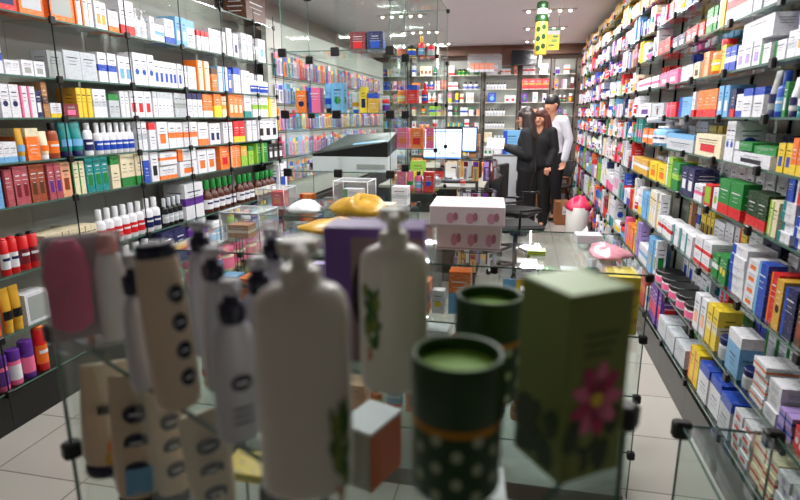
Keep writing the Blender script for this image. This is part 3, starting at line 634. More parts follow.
# goods on the middle counter
def printed_carton(x, y, z, w, d, h, rz, label):
    m = MB(); m.box(-w/2, w/2, -d/2, d/2, 0, h, mat('pale pink card', (.93,.86,.88), .4), .003)
    e = .0006
    for k, fx in enumerate((-.22, .04, .32)):
        m.disc((w*fx, -d/2-e, h*.42), (1,0,0), (0,0,1), w*.055, h*.26, mat('soft pink print', (.86,.60,.70), .5)); m.disc((w*(fx+.07), -d/2-e*2, h*.5), (1,0,0), (0,0,1), w*.035, h*.2, mat('soft rose print', (.74,.48,.56), .5))
        m.disc((w*fx, d*.05, h+e), (1,0,0), (0,1,0), w*.05, d*.05, mat('soft pink print', (.86,.60,.70), .5))
    m.box(-w/2-e, w/2+e, -d/2-e, d/2+e, h*.03, h*.1, mat('grey card', (.72,.66,.68), .5))
    for k in range(3): m.add([(-w*.3+.02*k, -d*.25+k*d*.09, h+e), (w*.15, -d*.25+k*d*.09, h+e), (w*.15, -d*.25+k*d*.09+.006, h+e), (-w*.3+.02*k, -d*.25+k*d*.09+.006, h+e)], [[0,1,2,3]], 'grey')
    m.box(w/2+e, w/2+2*e, -d*.3, d*.3, h*.55, h*.6, 'grey')
    o = m.build('carton', None, (x, y, z), rz); return tag(o, label, 'box', 'pink-printed white cartons on the counter')
p = onz(468, 262, 1.0)
printed_carton(-.205, 2.44, 1.0005, .27, .26, .105, .03, 'lower of two pink-printed white cartons stacked on the glass counter')
printed_carton(-.215, 2.43, 1.106, .31, .29, .085, .05, 'upper of two pink-printed white cartons stacked on the glass counter')
o = MB().box(-.055, .055, -.04, .04, 0, .04, 'white', .003).build('carton', None, (.31, 2.58, 1.0005), .1); tag(o, 'small plain white box at the right end of the counter top', 'box')
def bag(x, y, z, rx, ry, h, mt, label, seed, cat='bag', name='plastic_bag'):
    r = random.Random(seed); n = 20; rings = 8; vs = []; fs = []
    ph = [r.uniform(0, 6.28) for _ in range(6)]
    for j in range(rings+1):
        t = j/rings; rr = math.sin(min(1, .25+t*.9)*PI*.5) if t < .5 else math.cos((t-.5)*PI)*.98+.02
        rr = (1-.15*(1-min(1, t*5)))*math.sqrt(max(0, 1-(t**2.2)))+.02
        for i in range(n):
            a = 2*PI*i/n; w = 1+.10*math.sin(3*a+ph[0]+t*2)+.06*math.sin(7*a+ph[1]+t*5)+.04*math.sin(11*a+ph[2])
            vs.append((rx*rr*w*math.cos(a), ry*rr*w*math.sin(a), h*t*(1+(.15*math.sin(2*a+ph[3])+.1*math.sin(5*a+ph[4]))*(t>0))))
    for j in range(rings):
        for i in range(n):
            k = (i+1) % n; fs.append([j*n+i, j*n+k, j*n+n+k, j*n+n+i])
    fs.append(list(range(n))[::-1]); fs.append([rings*n+i for i in range(n)])
    m = MB(); m.add(vs, fs, mt, True); o = m.build(name, None, (x, y, z)); return tag(o, label, cat)
pinkbag = mat('pink patterned plastic', (.88,.58,.64), .25, noise=.45, nscale=45); yelbag = mat('yellow plastic', (.74,.57,.16), .35, noise=.35, nscale=30, bump=.8)
whitebag = mat('crumpled white plastic', (.86,.87,.88), .25, noise=.12, nscale=30, bump=.5)
bag(.37, 2.36, 1.0005, .085, .13, .035, pinkbag, 'flat pink patterned bag at the right end of the counter', 3)
bag(-.90, 3.10, 1.0005, .17, .12, .10, yelbag, 'crumpled yellow plastic bag on the counter before the tall cabinet', 5)
bag(-.88, 2.60, 1.0005, .20, .12, .055, yelbag, 'low yellow plastic bag nearest the foreground bottles', 8)
bag(-1.25, 3.12, 1.0005, .10, .12, .06, whitebag, 'crumpled clear white bag on the left end of the rear counter', 9)
bag(-.55, 2.62, 1.0005, .06, .05, .05, whitebag, 'small crumpled white wrapper left of the pink-printed cartons', 12)
simple_item('box', .08, 2.30, 1.0005, .07, .05, .018, 'lime', 'yellow', 'band', '', 'small flat lime-green pack lying on the glass counter top', name='carton')
def clear_box(x, y, z, w, d, h, lid, label):
    t = empty('clear_plastic_box', (x, y, z)); tag(t, label, 'box', 'clear plastic boxes on the counters')
    m = MB(); m.box(-w/2, w/2, -d/2, d/2, 0, h, FILM, .006); m.build('body', t)
    m = MB(); c = .004
    for sx in (-1,1):
        m.tube([(sx*w/2, -d/2, h), (sx*w/2, d/2, h)], c, lid, 6); m.tube([(-w/2, sx*d/2, h), (w/2, sx*d/2, h)], c, lid, 6)
        for sy in (-1,1): m.tube([(sx*w/2, sy*d/2, .004), (sx*w/2, sy*d/2, h)], c*.8, lid, 6)
    m.build('rim', t); return t
clear_box(-1.22, 2.36, 1.0005, .19, .20, .13, 'silver', 'clear plastic box with pale rim at the left end of the middle counter')
simple_item('box', -1.25, 2.34, 1.008, .1, .08, .06, 'kraft', 'cream', 'band', '', 'small tan box inside the clear plastic box on the counter', name='carton')
clear_box(-1.48, 3.25, 1.0005, .17, .2, .12, 'silver', 'clear plastic box at the back left of the counters')
clear_box(-1.02, 3.40, 1.0005, .22, .2, .16, 'white', 'clear plastic box just before the tall cabinet')
simple_item('box', -1.02, 3.38, 1.01, .12, .08, .1, 'white', 'green', 'stripe', '', 'white box inside clear box just before the tall cabinet', name='carton')
simple_item('box', -1.46, 3.24, 1.01, .08, .08, .09, 'red', 'orange', 'patch', '', 'red box inside clear box at the back left', name='carton')
simple_item('box', -.95, 2.20, 1.0005, .17, .05, .035, 'white', 'gold', 'duo', '', 'long white and gold box lying at the counter front', name='carton', rz=.06)
simple_item('box', -.78, 3.2, 1.0005, .12, .12, .05, 'cream', 'yellow', 'base', '', 'cream box right of the crumpled yellow bag', name='carton')
simple_item('box', -.74, 3.48, 1.0005, .1, .1, .12, 'white', 'silver', 'band', '', 'plain pale box at the right rear corner of the rear counter', name='carton')
simple_item('box', -.62, 2.30, 1.0005, .12, .14, .07, 'lime', 'white', 'top', '', 'lime and white box lying behind the foreground bottles', name='carton', rz=.2)

# ------------------------------------------------------------------ till desk
t = empty('till_desk', (-1.30, 4.75+.35, 0)); tag(t, 'cluttered grey till desk with screens in the middle of the shop', 'desk')
MB().box(0, .98, 0, 2.7, .90, .93, mat('desk top', (.55,.54,.50), .35, noise=.06), .005).build('desktop', t)
MB().box(.05, .93, .05, 2.65, .06, .895, mat('desk front', (.16,.15,.15), .4)).build('body', t)
MB().box(.08, .90, .08, 2.6, 0, .06, 'black').build('plinth', t)
def monitor(x, y, z, w, h, rz, label, win):
    t = empty('computer_monitor', (x, y, z), rz); tag(t, label, 'monitor', 'screens on the till desk')
    b = mat('monitor plastic', (.03,.03,.035), .35)
    m = MB(); m.seg = 20; m.lathe([(.11, 0), (.11, .008), (.03, .014)], b, .75); m.build('base', t)
    MB().box(-.022, .022, .01, .04, .01, .22, b, .004).build('stand', t)
    MB().box(-w/2-.014, w/2+.014, -.02, .01, .19, .19+h+.032, b, .006).build('housing', t)
    s = mat('lit white screen', (.80,.87,1.0), .3, emit=1.25)
    s2 = mat('lit blue screen', (.35,.55,.9), .3, emit=.9); s3 = mat('lit grey text', (.62,.68,.8), .3, emit=.6)
    m = MB(); m.box(-w/2, w/2, -.0215, -.0205, .206, .206+h, s)
    m.box(-w/2, w/2, -.0220, -.0216, .206+h*.9, .206+h*.94, s3); m.box(-w/2, w/2, -.0220, -.0216, .206, .206+h*.05, s2)
    for k in range(4): m.box(-w*.42, w*(.1+.08*k), -.0220, -.0216, .206+h*(.72-.1*k), .206+h*(.735-.1*k), s3)
    m.box(-w*.1, -w*.04, -.0220, -.0216, .206+h*.14, .206+h*.2, mat('lit orange icon', (.9,.6,.3), .3, emit=.8)); m.box(w*.22, w*.36, -.0220, -.0216, .206+h*.14, .206+h*.22, s3)
    m.build('screen', t); return t
monitor(-.79, 5.75, .9305, .38, .29, .06, 'nearer and larger lit computer screen on the till desk', 1)
monitor(-.74, 7.0, .9305, .38, .28, .0, 'farther lit computer screen partly behind the nearer one', 2)
def keyboard(x, y, z, rz, label):
    t = empty('keyboard', (x, y, z), rz); tag(t, label, 'keyboard')
    MB().box(-.2, .2, -.07, .07, 0, .018, mat('keyboard grey', (.10,.10,.11), .4), .004).build('body', t)
    m = MB()
    for r in range(4):
        for k in range(13): m.box(-.185+k*.0285, -.185+k*.0285+.024, -.058+r*.03, -.058+r*.03+.025, .018, .024, mat('key grey', (.2,.2,.22), .4))
    m.build('keys', t)
keyboard(-.60, 5.42, .9305, .1, 'dark grey keyboard in front of the nearer screen')
t = empty('receipt_printer', (-.47, 5.95, .9305)); tag(t, 'small black receipt printer right of the nearer screen', 'printer')
MB().box(-.07,.07,-.09,.09,0,.12,'black',.01).build('body', t); MB().box(-.05,.05,-.03,.03,.12,.128,'grey').build('lid', t); MB().box(-.035,.035,-.004,-.001,.128,.20,'white').build('paper', t)
simple_item('box', -.98, 5.42, .9305, .15, .03, .20, 'lime', 'yellow', 'patch', '', 'bright lime and yellow leaflet holder left of the keyboard', name='leaflet_holder', cat='leaflet holder')
simple_item('box', -.86, 5.62, .9305, .2, .06, .12, 'red', 'black', 'top', '', 'red box under the left edge of the nearer screen', name='carton')
simple_item('box', -.60, 7.42, .9305, .13, .20, .40, 'kraft', 'brown', 'band', '', 'upright brown cardboard carton right of the farther screen', name='cardboard_box')
simple_item('box', -.44, 6.6, .9305, .12, .2, .1, 'orange', 'kraft', 'patch', '', 'orange box on the right edge of the till desk', name='carton')
simple_item('box', -1.12, 5.32, .9305, .16, .2, .07, 'gold', 'brown', 'band', '', 'flat gold box at the near left of the till desk', name='carton')
bag(-.85, 5.25, .9305, .12, .09, .09, mat('silver foil', (.7,.71,.74), .2, metal=.6, noise=.3, nscale=20, bump=.6), 'crumpled silver bag at the near end of the till desk', 21)
simple_item('round', -.52, 5.22, .9305, .05, .05, .13, 'white', 'red', 'plain', 'red', 'red-capped white bottle at the near end of the till desk')
# blue carton and white cartons on a low cabinet behind the customers
t = empty('low_cabinet', (-.44, 8.85, 0)); tag(t, 'low grey cabinet behind the women carrying a pale blue carton', 'cabinet')
MB().box(0,.44,0,.5,0,.98,mat('grey laminate', (.40,.39,.38), .35, noise=.03),.004).build('body', t); MB().box(.01,.43,-.018,-.002,.08,.95,'silver').build('door', t); MB().box(.38,.39,-.035,-.018,.4,.6,'black').build('handle', t)
simple_item('box', -.16, 9.1, .9805, .26, .25, .36, 'lightblue', 'blue', 'stripe', '', 'large pale blue carton behind the woman holding papers', name='carton')
simple_item('box', -.365, 9.1, .9805, .12, .2, .2, 'white', 'silver', 'band', '', 'white carton left of the large pale blue carton', name='carton')
# black spinner rack of small packs at the near end of the desk
t = empty('spinner_rack', (-.36, 4.80, 0)); tag(t, 'black wire spinner rack crowded with small packs before the till desk', 'display rack')
DM = mat('black wire', (.03,.03,.033), .35, metal=.3)
m = MB(); m.seg = 20; m.lathe([(.17, 0), (.17,.02), (.03,.04)], DM); m.build('base', t)
MB().tube([(0,0,.03),(0,0,1.25)], .013, DM).build('pole', t)
for z in (.42,.68,.94,1.20):
    m = MB(); m.tube([(.15*math.cos(k*PI/8), .15*math.sin(k*PI/8), z) for k in range(17)], .005, DM, 6)
    for k in range(4): m.tube([(.15*math.cos(k*PI/2),.15*math.sin(k*PI/2),z),(0,0,z)], .004, DM, 6)
    m.build('ring', t)
for r, z in enumerate((.42,.68,.94,1.20)):
    for k in range(12):
        a = k*PI/6; b, ac = random.sample(['silver','brown','purple','grey','black','white','maroon','lilac','gold'], 2)
        o = bpy.data.objects.new('blister_pack', blister(b, ac, .05, .16)); COL.objects.link(o); o.location = (-.36+.165*math.cos(a), 4.80+.165*math.sin(a), z-.165); o.rotation_euler = (0,0,a+PI/2)
        tag(o, f'{cn(b)} and {cn(ac)} pack on the black spinner rack, {ORD[r]} ring up, {ORD[k]} hook round', 'blister pack', 'packs on the black spinner rack')
# office chairs
def office_chair(x, y, rz, label, seatc='black'):
    t = empty('office_chair', (x, y, 0), rz); tag(t, label, 'chair', 'chairs behind the counter')
    sm = mat('black mesh fabric', (.035,.035,.04), .7)
    for k in range(5):
        a = k*2*PI/5+.3; MB().tube([(0,0,.10),(.26*math.cos(a),.26*math.sin(a),.065)], [.022,.014], DM).build('leg', t)
        m = MB(); m.seg = 10; m.lathe([(.02,0),(.028,.012),(.028,.04),(.02,.052)], DM, cx=.26*math.cos(a), cy=.26*math.sin(a)); m.build('caster', t)
    MB().tube([(0,0,.1),(0,0,.46)], .024, DM).build('column', t)
    MB().box(-.23,.23,-.22,.22,.46,.53,sm,.025).build('seat', t)
    m = MB(); m.box(-.21,.21,.20,.235,.62,1.02,sm,.012); m.build('backrest', t)
    MB().tube([(0,.1,.47),(0,.25,.5),(0,.25,.75)], .016, DM).build('back_support', t)
    for s in (-1,1): MB().tube([(s*.2,.05,.48),(s*.26,.05,.5),(s*.26,.05,.68),(s*.26,-.16,.69)], .014, DM).build('armrest', t)
office_chair(-.02, 5.60, 1.9, 'black swivel chair beside the till desk, nearest the spinner rack')
office_chair(-.02, 6.50, 1.2, 'black swivel chair beside the till desk, just before the woman')

# ------------------------------------------------------------------ far aisle: boxes, bin, chairs
def kraft_box(x, y, z, w, d, h, rz, label):
    t = empty('cardboard_box', (x, y, z), rz); tag(t, label, 'cardboard box', 'cardboard boxes on the floor')
    k = mat('cardboard', (.62,.40,.25), .75, noise=.1, nscale=12)
    MB().box(-w/2,w/2,-d/2,d/2,0,h,k,.004).build('body', t)
    m = MB(); m.box(-.03,.03,-d/2-.001,d/2+.001,h-.08,h+.001,mat('packing tape', (.72,.55,.38), .25)); m.build('tape', t)
    m = MB(); m.box(-w*.05,w*.3,-d/2-.0018,-d/2-.0010,h*.45,h*.8,'white'); m.box(-w*.0,w*.2,-d/2-.0024,-d/2-.0018,h*.55,h*.58,'black'); m.build('label', t)
kraft_box(.36, 9.72, 0, .32, .3, .37, .0, 'brown cardboard box on the floor left, bottom of the pair')
kraft_box(.35, 9.72, .3705, .26, .28, .34, .1, 'brown cardboard box standing on top of the left floor box')
kraft_box(.66, 9.60, 0, .24, .34, .42, -.05, 'brown cardboard box on the floor nearest the right shelves')
kraft_box(.65, 9.60, .4205, .24, .3, .17, .06, 'low cardboard box topping the pile by the right shelves')
kraft_box(.62, 8.55, 0, .20, .26, .34, .1, 'brown cardboard box on the floor just behind the pink-lined bin')
t = empty('waste_bin', (.735, 7.38, 0)); tag(t, 'white cylindrical bin lined with a bright pink bag in the aisle', 'bin')
m = MB(); m.seg = 28; m.lathe([(.125,0),(.135,.02),(.145,.43),(.14,.435)], mat('bin plastic', (.86,.85,.83), .35)); m.build('body', t)
pk = mat('pink bin bag', (.88,.20,.38), .4, noise=.25, bump=.8, nscale=14)
PINK_LINER = (t, pk)
bag(.80, 6.9, 0, .075, .075, .24, whitebag, 'knotted white bag on the floor before the pink-lined bin', 31)
_t, _m = PINK_LINER; o = bag(0, 0, .385, .148, .148, .165, _m, 'x', 44, name='bin_liner'); o.parent = _t
for q in ('label', 'category'): del o[q]
def folding_chair(x, y, rz, label, cmat):
    t = empty('folding_chair', (x, y, 0), rz); tag(t, label, 'chair', 'chairs behind the counter')
    for s in (-1,1):
        MB().tube([(s*.2,-.24,0),(s*.2,.0,.45),(s*.2,.14,.88)], .013, DM).build('leg', t); MB().tube([(s*.18,.22,0),(s*.18,-.12,.46)], .013, DM).build('leg', t)
    MB().box(-.19,.19,-.2,.16,.455,.49,cmat,.01).build('seat', t)
    m = MB(); m.T = Matrix.Translation((0,.105,.62)) @ Matrix.Rotation(-.3,4,'X'); m.box(-.19,.19,-.01,.01,0,.26,cmat,.006); m.build('backrest', t)
    for z in (.12,.28): MB().tube([(-.2,-.24+z*.53,z),(.2,-.24+z*.53,z)], .008, DM).build('stretcher', t)
folding_chair(.60, 9.25, -.5, 'black folding chair standing near the right shelves at the back', mat('black vinyl', (.04,.04,.05), .35))
o = MB(); o.box(-.16,.16,-.02,.02,.0,.40,'cream',.012); o = o.build('cushion', None, (.40, 9.72, .7115), .2)
tag(o, 'upright cream cushion pack on the stacked boxes behind the man', 'cushion')
# things high on the back wall
t = empty('wall_television', (-.03, YB-.46, 2.42)); tag(t, 'black flat television high on the back wall', 'television')
MB().box(-.22,.22,0,.05,0,.25,mat('tv black', (.02,.02,.025), .2),.006).build('housing', t); MB().box(-.2,.2,-.004,-.0005,.02,.23,mat('tv screen', (.03,.035,.05), .1)).build('screen', t); MB().box(-.03,.03,.05,.17,.1,.18,'black').build('bracket', t)
t = empty('wall_lamp', (.24, YB-.42, 2.38)); tag(t, 'short vertical lit tube lamp right of the television', 'lamp')
m = MB(); m.seg = 12; m.lathe([(.018,.02),(.018,.36)], mat('tube glow', (1,.97,.94), .4, emit=9)); m.build('tube', t)
m = MB(); m.seg = 12; m.lathe([(.024,0),(.024,.02)], 'white'); m.lathe([(.024,.36),(.024,.38)], 'white'); m.box(-.012,.012,.02,.11,.0,.38,'silver'); m.build('holder', t)
o = MB().box(-.30,.30,0,.02,0,.30,mat('wood board', (.36,.20,.15), .5, noise=.25, nscale=6),.003).build('wood_panel', None, (-.12, YB-.305, 2.56-.0), 0)
o.location.z = 2.44; tag(o, 'dark brown wood panel behind the television', 'panel')
t = empty('hanging_display_box', (-.72, YB-.42, 2.32)); tag(t, 'clear display box with orange packs near the ceiling at the back', 'display box')
MB().box(-.30,.30,-.05,.10,0,.30,FILM).build('body', t)
for k in range(5): simple_item('box', -.93+k*.085, YB-.40, 2.3205, .075, .08, .15, 'orange', 'white', 'base', '', f'{ORD[k]} orange pack from the left in the clear display box near the ceiling', name='carton', group='orange packs in the display box')
for sx in (-1,1):
    for zz in (0,.3): MB().box(sx*.3-.015,sx*.3+.015,-.07,-.05,zz-.015,zz+.015,CLIP,.003).build('clip', t)
# hanging column and sign
t = empty('hanging_bottle_display', (.02, 6.3, 0)); p1 = ony(540, 2, 6.3); p2 = ony(540, 55, 6.3)
t.location = (p2.x, 6.3, p2.z); hh = p1.z-p2.z; tag(t, 'tall gold hanging bottle-shaped display with green cap under the ceiling', 'hanging sign')
gd = mat('gold print', (.78,.66,.24), .35, noise=.12, nscale=20)
m = MB(); m.seg = 20; r = .065; m.lathe([(r*.95,0),(r,.01),(r,hh*.60),(r*.98,hh*.62)], gd)
for k in range(3):
    for a in (1.35, 1.62): m.wrapoval((r,r), PI*a, .38, hh*(.12+.18*k)+.02*(a>1.5), .028, 'darkgreen', .0012)
m.build('body', t)
m = MB(); m.seg = 20; m.lathe([(r*1.0,hh*.62),(r*1.05,hh*.64),(r*1.03,hh*.73),(r*.8,hh*.77)], 'darkgreen'); m.build('collar', t)
m = MB(); m.seg = 20; m.lathe([(r*.8,hh*.77),(r*.82,hh*.87)], 'white'); m.build('neck', t)
m = MB(); m.seg = 20; m.lathe([(r*.86,hh*.87),(r*.9,hh*.9),(r*.88,hh*.98),(r*.7,hh)], 'darkgreen'); m.build('cap', t)
MB().tube([(0,0,hh),(0,0,ZC-p2.z)], .003, 'black', 6).build('cord', t)
q1 = ony(546, 29, 7.0); q2 = ony(558, 50, 7.0)
t = empty('hanging_sign', ((q1.x+q2.x)/2+.01, 7.0, q2.z)); tag(t, 'small yellow sign with white and green top hanging from the ceiling', 'sign'); w = q2.x-q1.x; h = q1.z-q2.z
MB().box(-w/2,w/2,0,.012,0,h*.74,mat('sign yellow', (.90,.86,.22), .4)).build('board', t)
MB().box(-w/2,w/2,0,.012,h*.74,h*.92,'white').build('board', t); MB().box(-w/2,w/2,0,.012,h*.92,h,'green').build('board', t)
m = MB(); m.box(-w*.3,w*.1,-.003,-.0005,h*.2,h*.26,'green'); m.box(-w*.1,w*.3,-.003,-.0005,h*.38,h*.5,'lime'); m.box(w*.0,w*.35,-.003,-.0005,h*.6,h*.68,'green'); m.build('print', t)
for s in (-1,1): MB().tube([(s*w*.4,.006,h),(s*w*.4,.006,ZC-q2.z)], .002, 'black', 6).build('cord', t)
# ceiling camera
t = empty('security_camera', (-.62, 3.9, ZC)); tag(t, 'black curved ceiling camera arm above the tall cabinet', 'camera')
m = MB(); m.tube([(0,0,0),(0,0,-.12),(.03,0,-.2),(.10,0,-.25)], .012, 'black'); m.build('arm', t)
m = MB(); m.tube([(.09,0,-.245),(.20,0,-.27)], .03, 'black', 14); m.build('body', t); m = MB(); m.tube([(.199,0,-.27),(.208,0,-.272)], .018, 'grey', 12); m.build('lens', t)

# ------------------------------------------------------------------ people
def blob(name, caps, mt, parent, voxel=.012, smooth=4):
    """one continuous surface grown round tapered limbs"""
    m = MB(); m.seg = 14
    for c in caps:
        p0, r0, p1, r1 = Vector(c[0]), c[1], Vector(c[2]), c[3]; d = p1-p0; L = max(d.length, 1e-4); z = d.normalized()
        q = z.to_track_quat('Z', 'Y').to_matrix().to_4x4(); m.T = Matrix.Translation(p0) @ q
        fl = c[4] if len(c) > 4 else 1
        prof = [(r0*math.sin(a), -r0*math.cos(a)) for a in (.15,.5,.9,1.25)] + [(r0,0),(r1,L)] + [(r1*math.cos(a), L+r1*math.sin(a)) for a in (.35,.7,1.1,1.42)]
        m.lathe(prof, mt, fl)
    m.T = Matrix.Identity(4)
    me = m.data(name); o = bpy.data.objects.new(name, me); COL.objects.link(o)
    r = o.modifiers.new('r', 'REMESH'); r.mode = 'VOXEL'; r.voxel_size = voxel; r.use_smooth_shade = True
    s = o.modifiers.new('s', 'SMOOTH'); s.iterations = smooth; s.factor = .5
    bpy.context.view_layer.update(); dg = bpy.context.evaluated_depsgraph_get()
    nm = bpy.data.meshes.new_from_object(o.evaluated_get(dg)); nm.name = name
    o.modifiers.clear(); o.data = nm
    if not nm.materials: nm.materials.append(mt)
    nm.polygons.foreach_set('use_smooth', [True]*len(nm.polygons))
    o.parent = parent; return o
def hand(wr, d, side, curl=.5, s=1.0):
    """palm, four unequal bent fingers and a thumb, continuing the forearm; d = forearm direction"""
    d = Vector(d).normalized(); up = Vector((0,0,1)); a = d.cross(up).normalized() if abs(d.z) < .9 else Vector((1,0,0)); b = a.cross(d).normalized()
    wr = Vector(wr); caps = []; pe = wr+d*.085*s
    for k in (-1,0,1): caps.append((wr+a*k*.018*s, .016*s, pe+a*k*.026*s, .0135*s))
    for k, ln in enumerate((.062,.074,.070,.054)):
        r0 = pe+a*(-.033+.022*k)*s; m1 = r0+(d*math.cos(curl)-b*math.sin(curl))*ln*.55*s; m2 = m1+(d*math.cos(curl*2)-b*math.sin(curl*2))*ln*.45*s
        caps += [(r0-d*.02*s, .0085*s, m1, .0085*s), (m1, .0085*s, m2, .0075*s)]
    t0 = wr+d*.025*s-a*side*.02*s; t1 = t0+(d*.7-a*side*.7)*.042*s; t2 = t1+(d*.95-a*side*.2-b*.25)*.032*s
    caps += [(t0, .011*s, t1, .0095*s), (t1, .0095*s, t2, .008*s)]
    return caps
def face(parent, hc, f, rz_, R):
    """eyes, brows and mouth; hc = head centre, f = facing direction"""
    f = Vector(f).normalized(); a = Vector((0,0,1)).cross(f).normalized(); u = f.cross(a)
    for s in (-1,1):
        m = MB(); m.seg = 8; c = Vector(hc)+f*R*.88+a*s*.032+u*.004
        m.T = Matrix.Translation(c); m.loft([(0,0,.002,.002,-.007),(0,0,.011,.011,-.003),(0,0,.011,.011,.003),(0,0,.002,.002,.007)], mat('eye', (.08,.06,.05), .2)); m.build('eye', parent)
        m = MB(); c = c+u*.018+f*.004; m.tube([c-a*.014, c, c+a*.014], .0035, HAIR, 6); m.build('eyebrow', parent)
    m = MB(); c = Vector(hc)+f*R*.93-u*.048; m.tube([c-a*.02, c+f*.004, c+a*.02], .0055, mat('lips', (.62,.30,.28), .4), 6); m.build('mouth', parent)
def person(loc, rz, ht, label, P, jacket, trousers, shoe, hair_long, top_parts=(), female=True, hairmat=HAIR, sleeve_to=1.0, hem=.86):
    k = ht/1.70; t = empty('person', loc, rz); tag(t, label, 'person'); V = lambda *a: Vector(a)*k
    hipw = .085; sh = .165 if female else .195
    HC = V(*P['head']); f = Vector(P['look']).normalized(); R = .098*k
    pel = V(0, .01, .93); waist = V(0, 0, 1.06); chest = V(0, P.get('lean', 0)*.5, 1.26); neck = V(0, P.get('lean', 0), 1.43)
    def limbs(gr=0, which='all'):
        c = []
        if which in ('all', 'top'):
            w = 1 if female else 1.1
            for s in (-1, 1):
                c += [(pel+V(s*.05,0,0), (.105+gr)*k, waist+V(s*.03,0,0), (.090*w+gr)*k), (waist+V(s*.03,0,0), (.090*w+gr)*k, chest+V(s*.065*w,0,0), (.092*w+gr)*k), (chest+V(s*.065*w,0,0), (.090*w+gr)*k, neck+V(s*.10*w,0,-.05), (.055+gr)*k)]
            for s, arm in ((-1, P['armR']), (1, P['armL'])):
                S = neck+V(s*sh, 0, -.055); E_, W_ = V(*arm[0]), V(*arm[1])
                c += [(S, (.052+gr)*k, E_, (.040+gr)*k)]
                if which == 'all': c += [(E_, .038*k, W_, .025*k)]
                else: c += [(E_, (.040+gr)*k, E_+(W_-E_)*sleeve_to, (.030+gr)*k)]
        if which in ('all', 'legs'):
            for s, leg in ((-1, P['legR']), (1, P['legL'])):
                Hh = pel+V(s*hipw, 0, -.04); K, An = V(*leg[0]), V(*leg[1])
                c += [(Hh, (.088+gr)*k, K, (.056+gr)*k), (K, (.056+gr)*k, An, (.036+gr*1.6)*k)]
                if which == 'legs': c += [(pel+V(s*.05,0,0), (.108+gr)*k, Hh, (.09+gr)*k)]
        return c
    body = limbs() + [(neck-V(0,0,.06), .058*k, HC-V(0,0,.06)+V(0,.01,0), .052*k)]
    body += [(HC+V(0,.012,.012), R, HC-V(0,.0,.02)+f*.008, R*.82), (HC-V(0,0,.05)+f*.02*k, R*.55, HC-V(0,0,.075)+f*.045*k, R*.38)]
    body += [(HC+f*R*.8+V(0,0,.002), .010*k, HC+f*R*1.17-V(0,0,.022), .013*k)]                     # nose
    a = Vector((0,0,1)).cross(f).normalized()
    for s in (-1,1): body += [(HC+a*s*R*.93-V(0,0,.012), .016*k, HC+a*s*R*.97+V(0,0,.016), .018*k)]     # ears
    for s, arm in ((-1, P['armR']), (1, P['armL'])):
        W_ = V(*arm[1]); d = (W_-V(*arm[0])).normalized(); body += hand(W_, d, s, P.get('curl', .5), k)
    for s, leg in ((-1, P['legR']), (1, P['legL'])): An = V(*leg[1]); body += [(An, .036*k, An+V(0,-.12,-.045), .028*k), (An, .036*k, An+V(0,.03,-.05), .03*k)]
    b = blob('body', body, SKIN, t, .0075, 2)
    face(b, HC, f, rz, R)
    blob('jacket' if female else 'shirt', limbs(.026 if female else .018, 'top'), jacket, t, .011)
    blob('trousers', limbs(.020, 'legs'), trousers, t, .012)
    for s, leg in ((-1, P['legR']), (1, P['legL'])):
        An = V(*leg[1]); blob('shoe', [(An+V(0,.035,-.045), .038*k, An+V(0,-.13,-.05), .034*k, .9)], shoe, t, .008)
    hb = -f
    hc = [(HC+V(0,0,.035)+hb*.015, R*1.02, HC+hb*.045, R*.98), (HC+hb*.05, R*.85, HC+hb*.06-V(0,0,.06), R*.72), (HC+V(0,0,.06)+f*.035, R*.62, HC+V(0,0,.05)+hb*.02, R*.9)]
    if not female: hc = [(HC+V(0,0,.042)+hb*.022, R*1.04, HC+hb*.045+V(0,0,.01), R*1.0), (HC+hb*.05, R*.88, HC+hb*.055-V(0,0,.04), R*.72), (HC+V(0,0,.07)+f*.028, R*.58, HC+V(0,0,.055)+hb*.02, R*.9)]
    if hair_long:
        for s in (-1,0,1):
            q = HC+a*s*R*.6; c1 = neck+a*s*.085+hb*.06-V(0,0,.02); c2 = neck+a*s*.10+hb*.10-V(0,0,.13)
            hc += [(q+hb*.05, R*.62, c1, .065*k), (c1, .065*k, c2, .05*k), (c2, .05*k, c2-V(0,0,.10)+a*s*.01, .022*k)]
            if s: hc += [(HC+a*s*R*.82+V(0,0,.03)+f*.0, R*.42, neck+a*s*.10-V(0,0,.05)+f*.01, .04*k)]
    blob('hair', hc, hairmat, t, .010, 3); return t, b
cloth = lambda n, c: mat(n, c, .8, noise=.10, nscale=18, bump=.15)
charcoal = cloth('charcoal wool', (.085,.095,.115)); blackc = cloth('black cloth', (.035,.035,.045)); shirt = cloth('white shirt cloth', (.86,.86,.90))
t, b = person((.06, 7.52, 0), -1.62, 1.66, 'long-haired woman in charcoal blazer standing sideways, reading white papers at the desk',
    dict(head=(0,-.035,1.575), look=(0,-1,-.28), lean=-.01, armR=((-.22,.02,1.11),(-.13,-.25,1.18)), armL=((.22,.03,1.10),(.11,-.24,1.19)), legR=((-.09,0,.49),(-.09,.03,.09)), legL=((.09,-.03,.49),(.10,.0,.09)), curl=.55),
    charcoal, blackc, blackc, True)
m = MB(); m.seg = 24; m.loft([(0,.005,.165,.128,.865),(0,.005,.165,.128,.885)], mat('tan hem', (.62,.42,.36), .6)); m.build('hem', t)
m = MB()                                                     # sheaf of papers held in both hands
vs = []; 
for i in range(7):
    for j in range(5):
        u, v = i/6, j/4; vs.append((-.16+.32*u, -.50+.22*v, 1.265+.012*math.sin(3*u+v)-.11*abs(2*u-1)**1.5))
fs = [[i*5+j, i*5+5+j, i*5+6+j, i*5+1+j] for i in range(6) for j in range(4)]
m.add(vs, fs, 'white', True); m.add([(x, y, z+.003) for x, y, z in vs], [f[::-1] for f in fs], 'white', True)
pap = m.build('paper_sheets', None, (.06, 7.52, 0), -1.62); tag(pap, 'white sheets of paper held open by the woman in charcoal', 'papers')
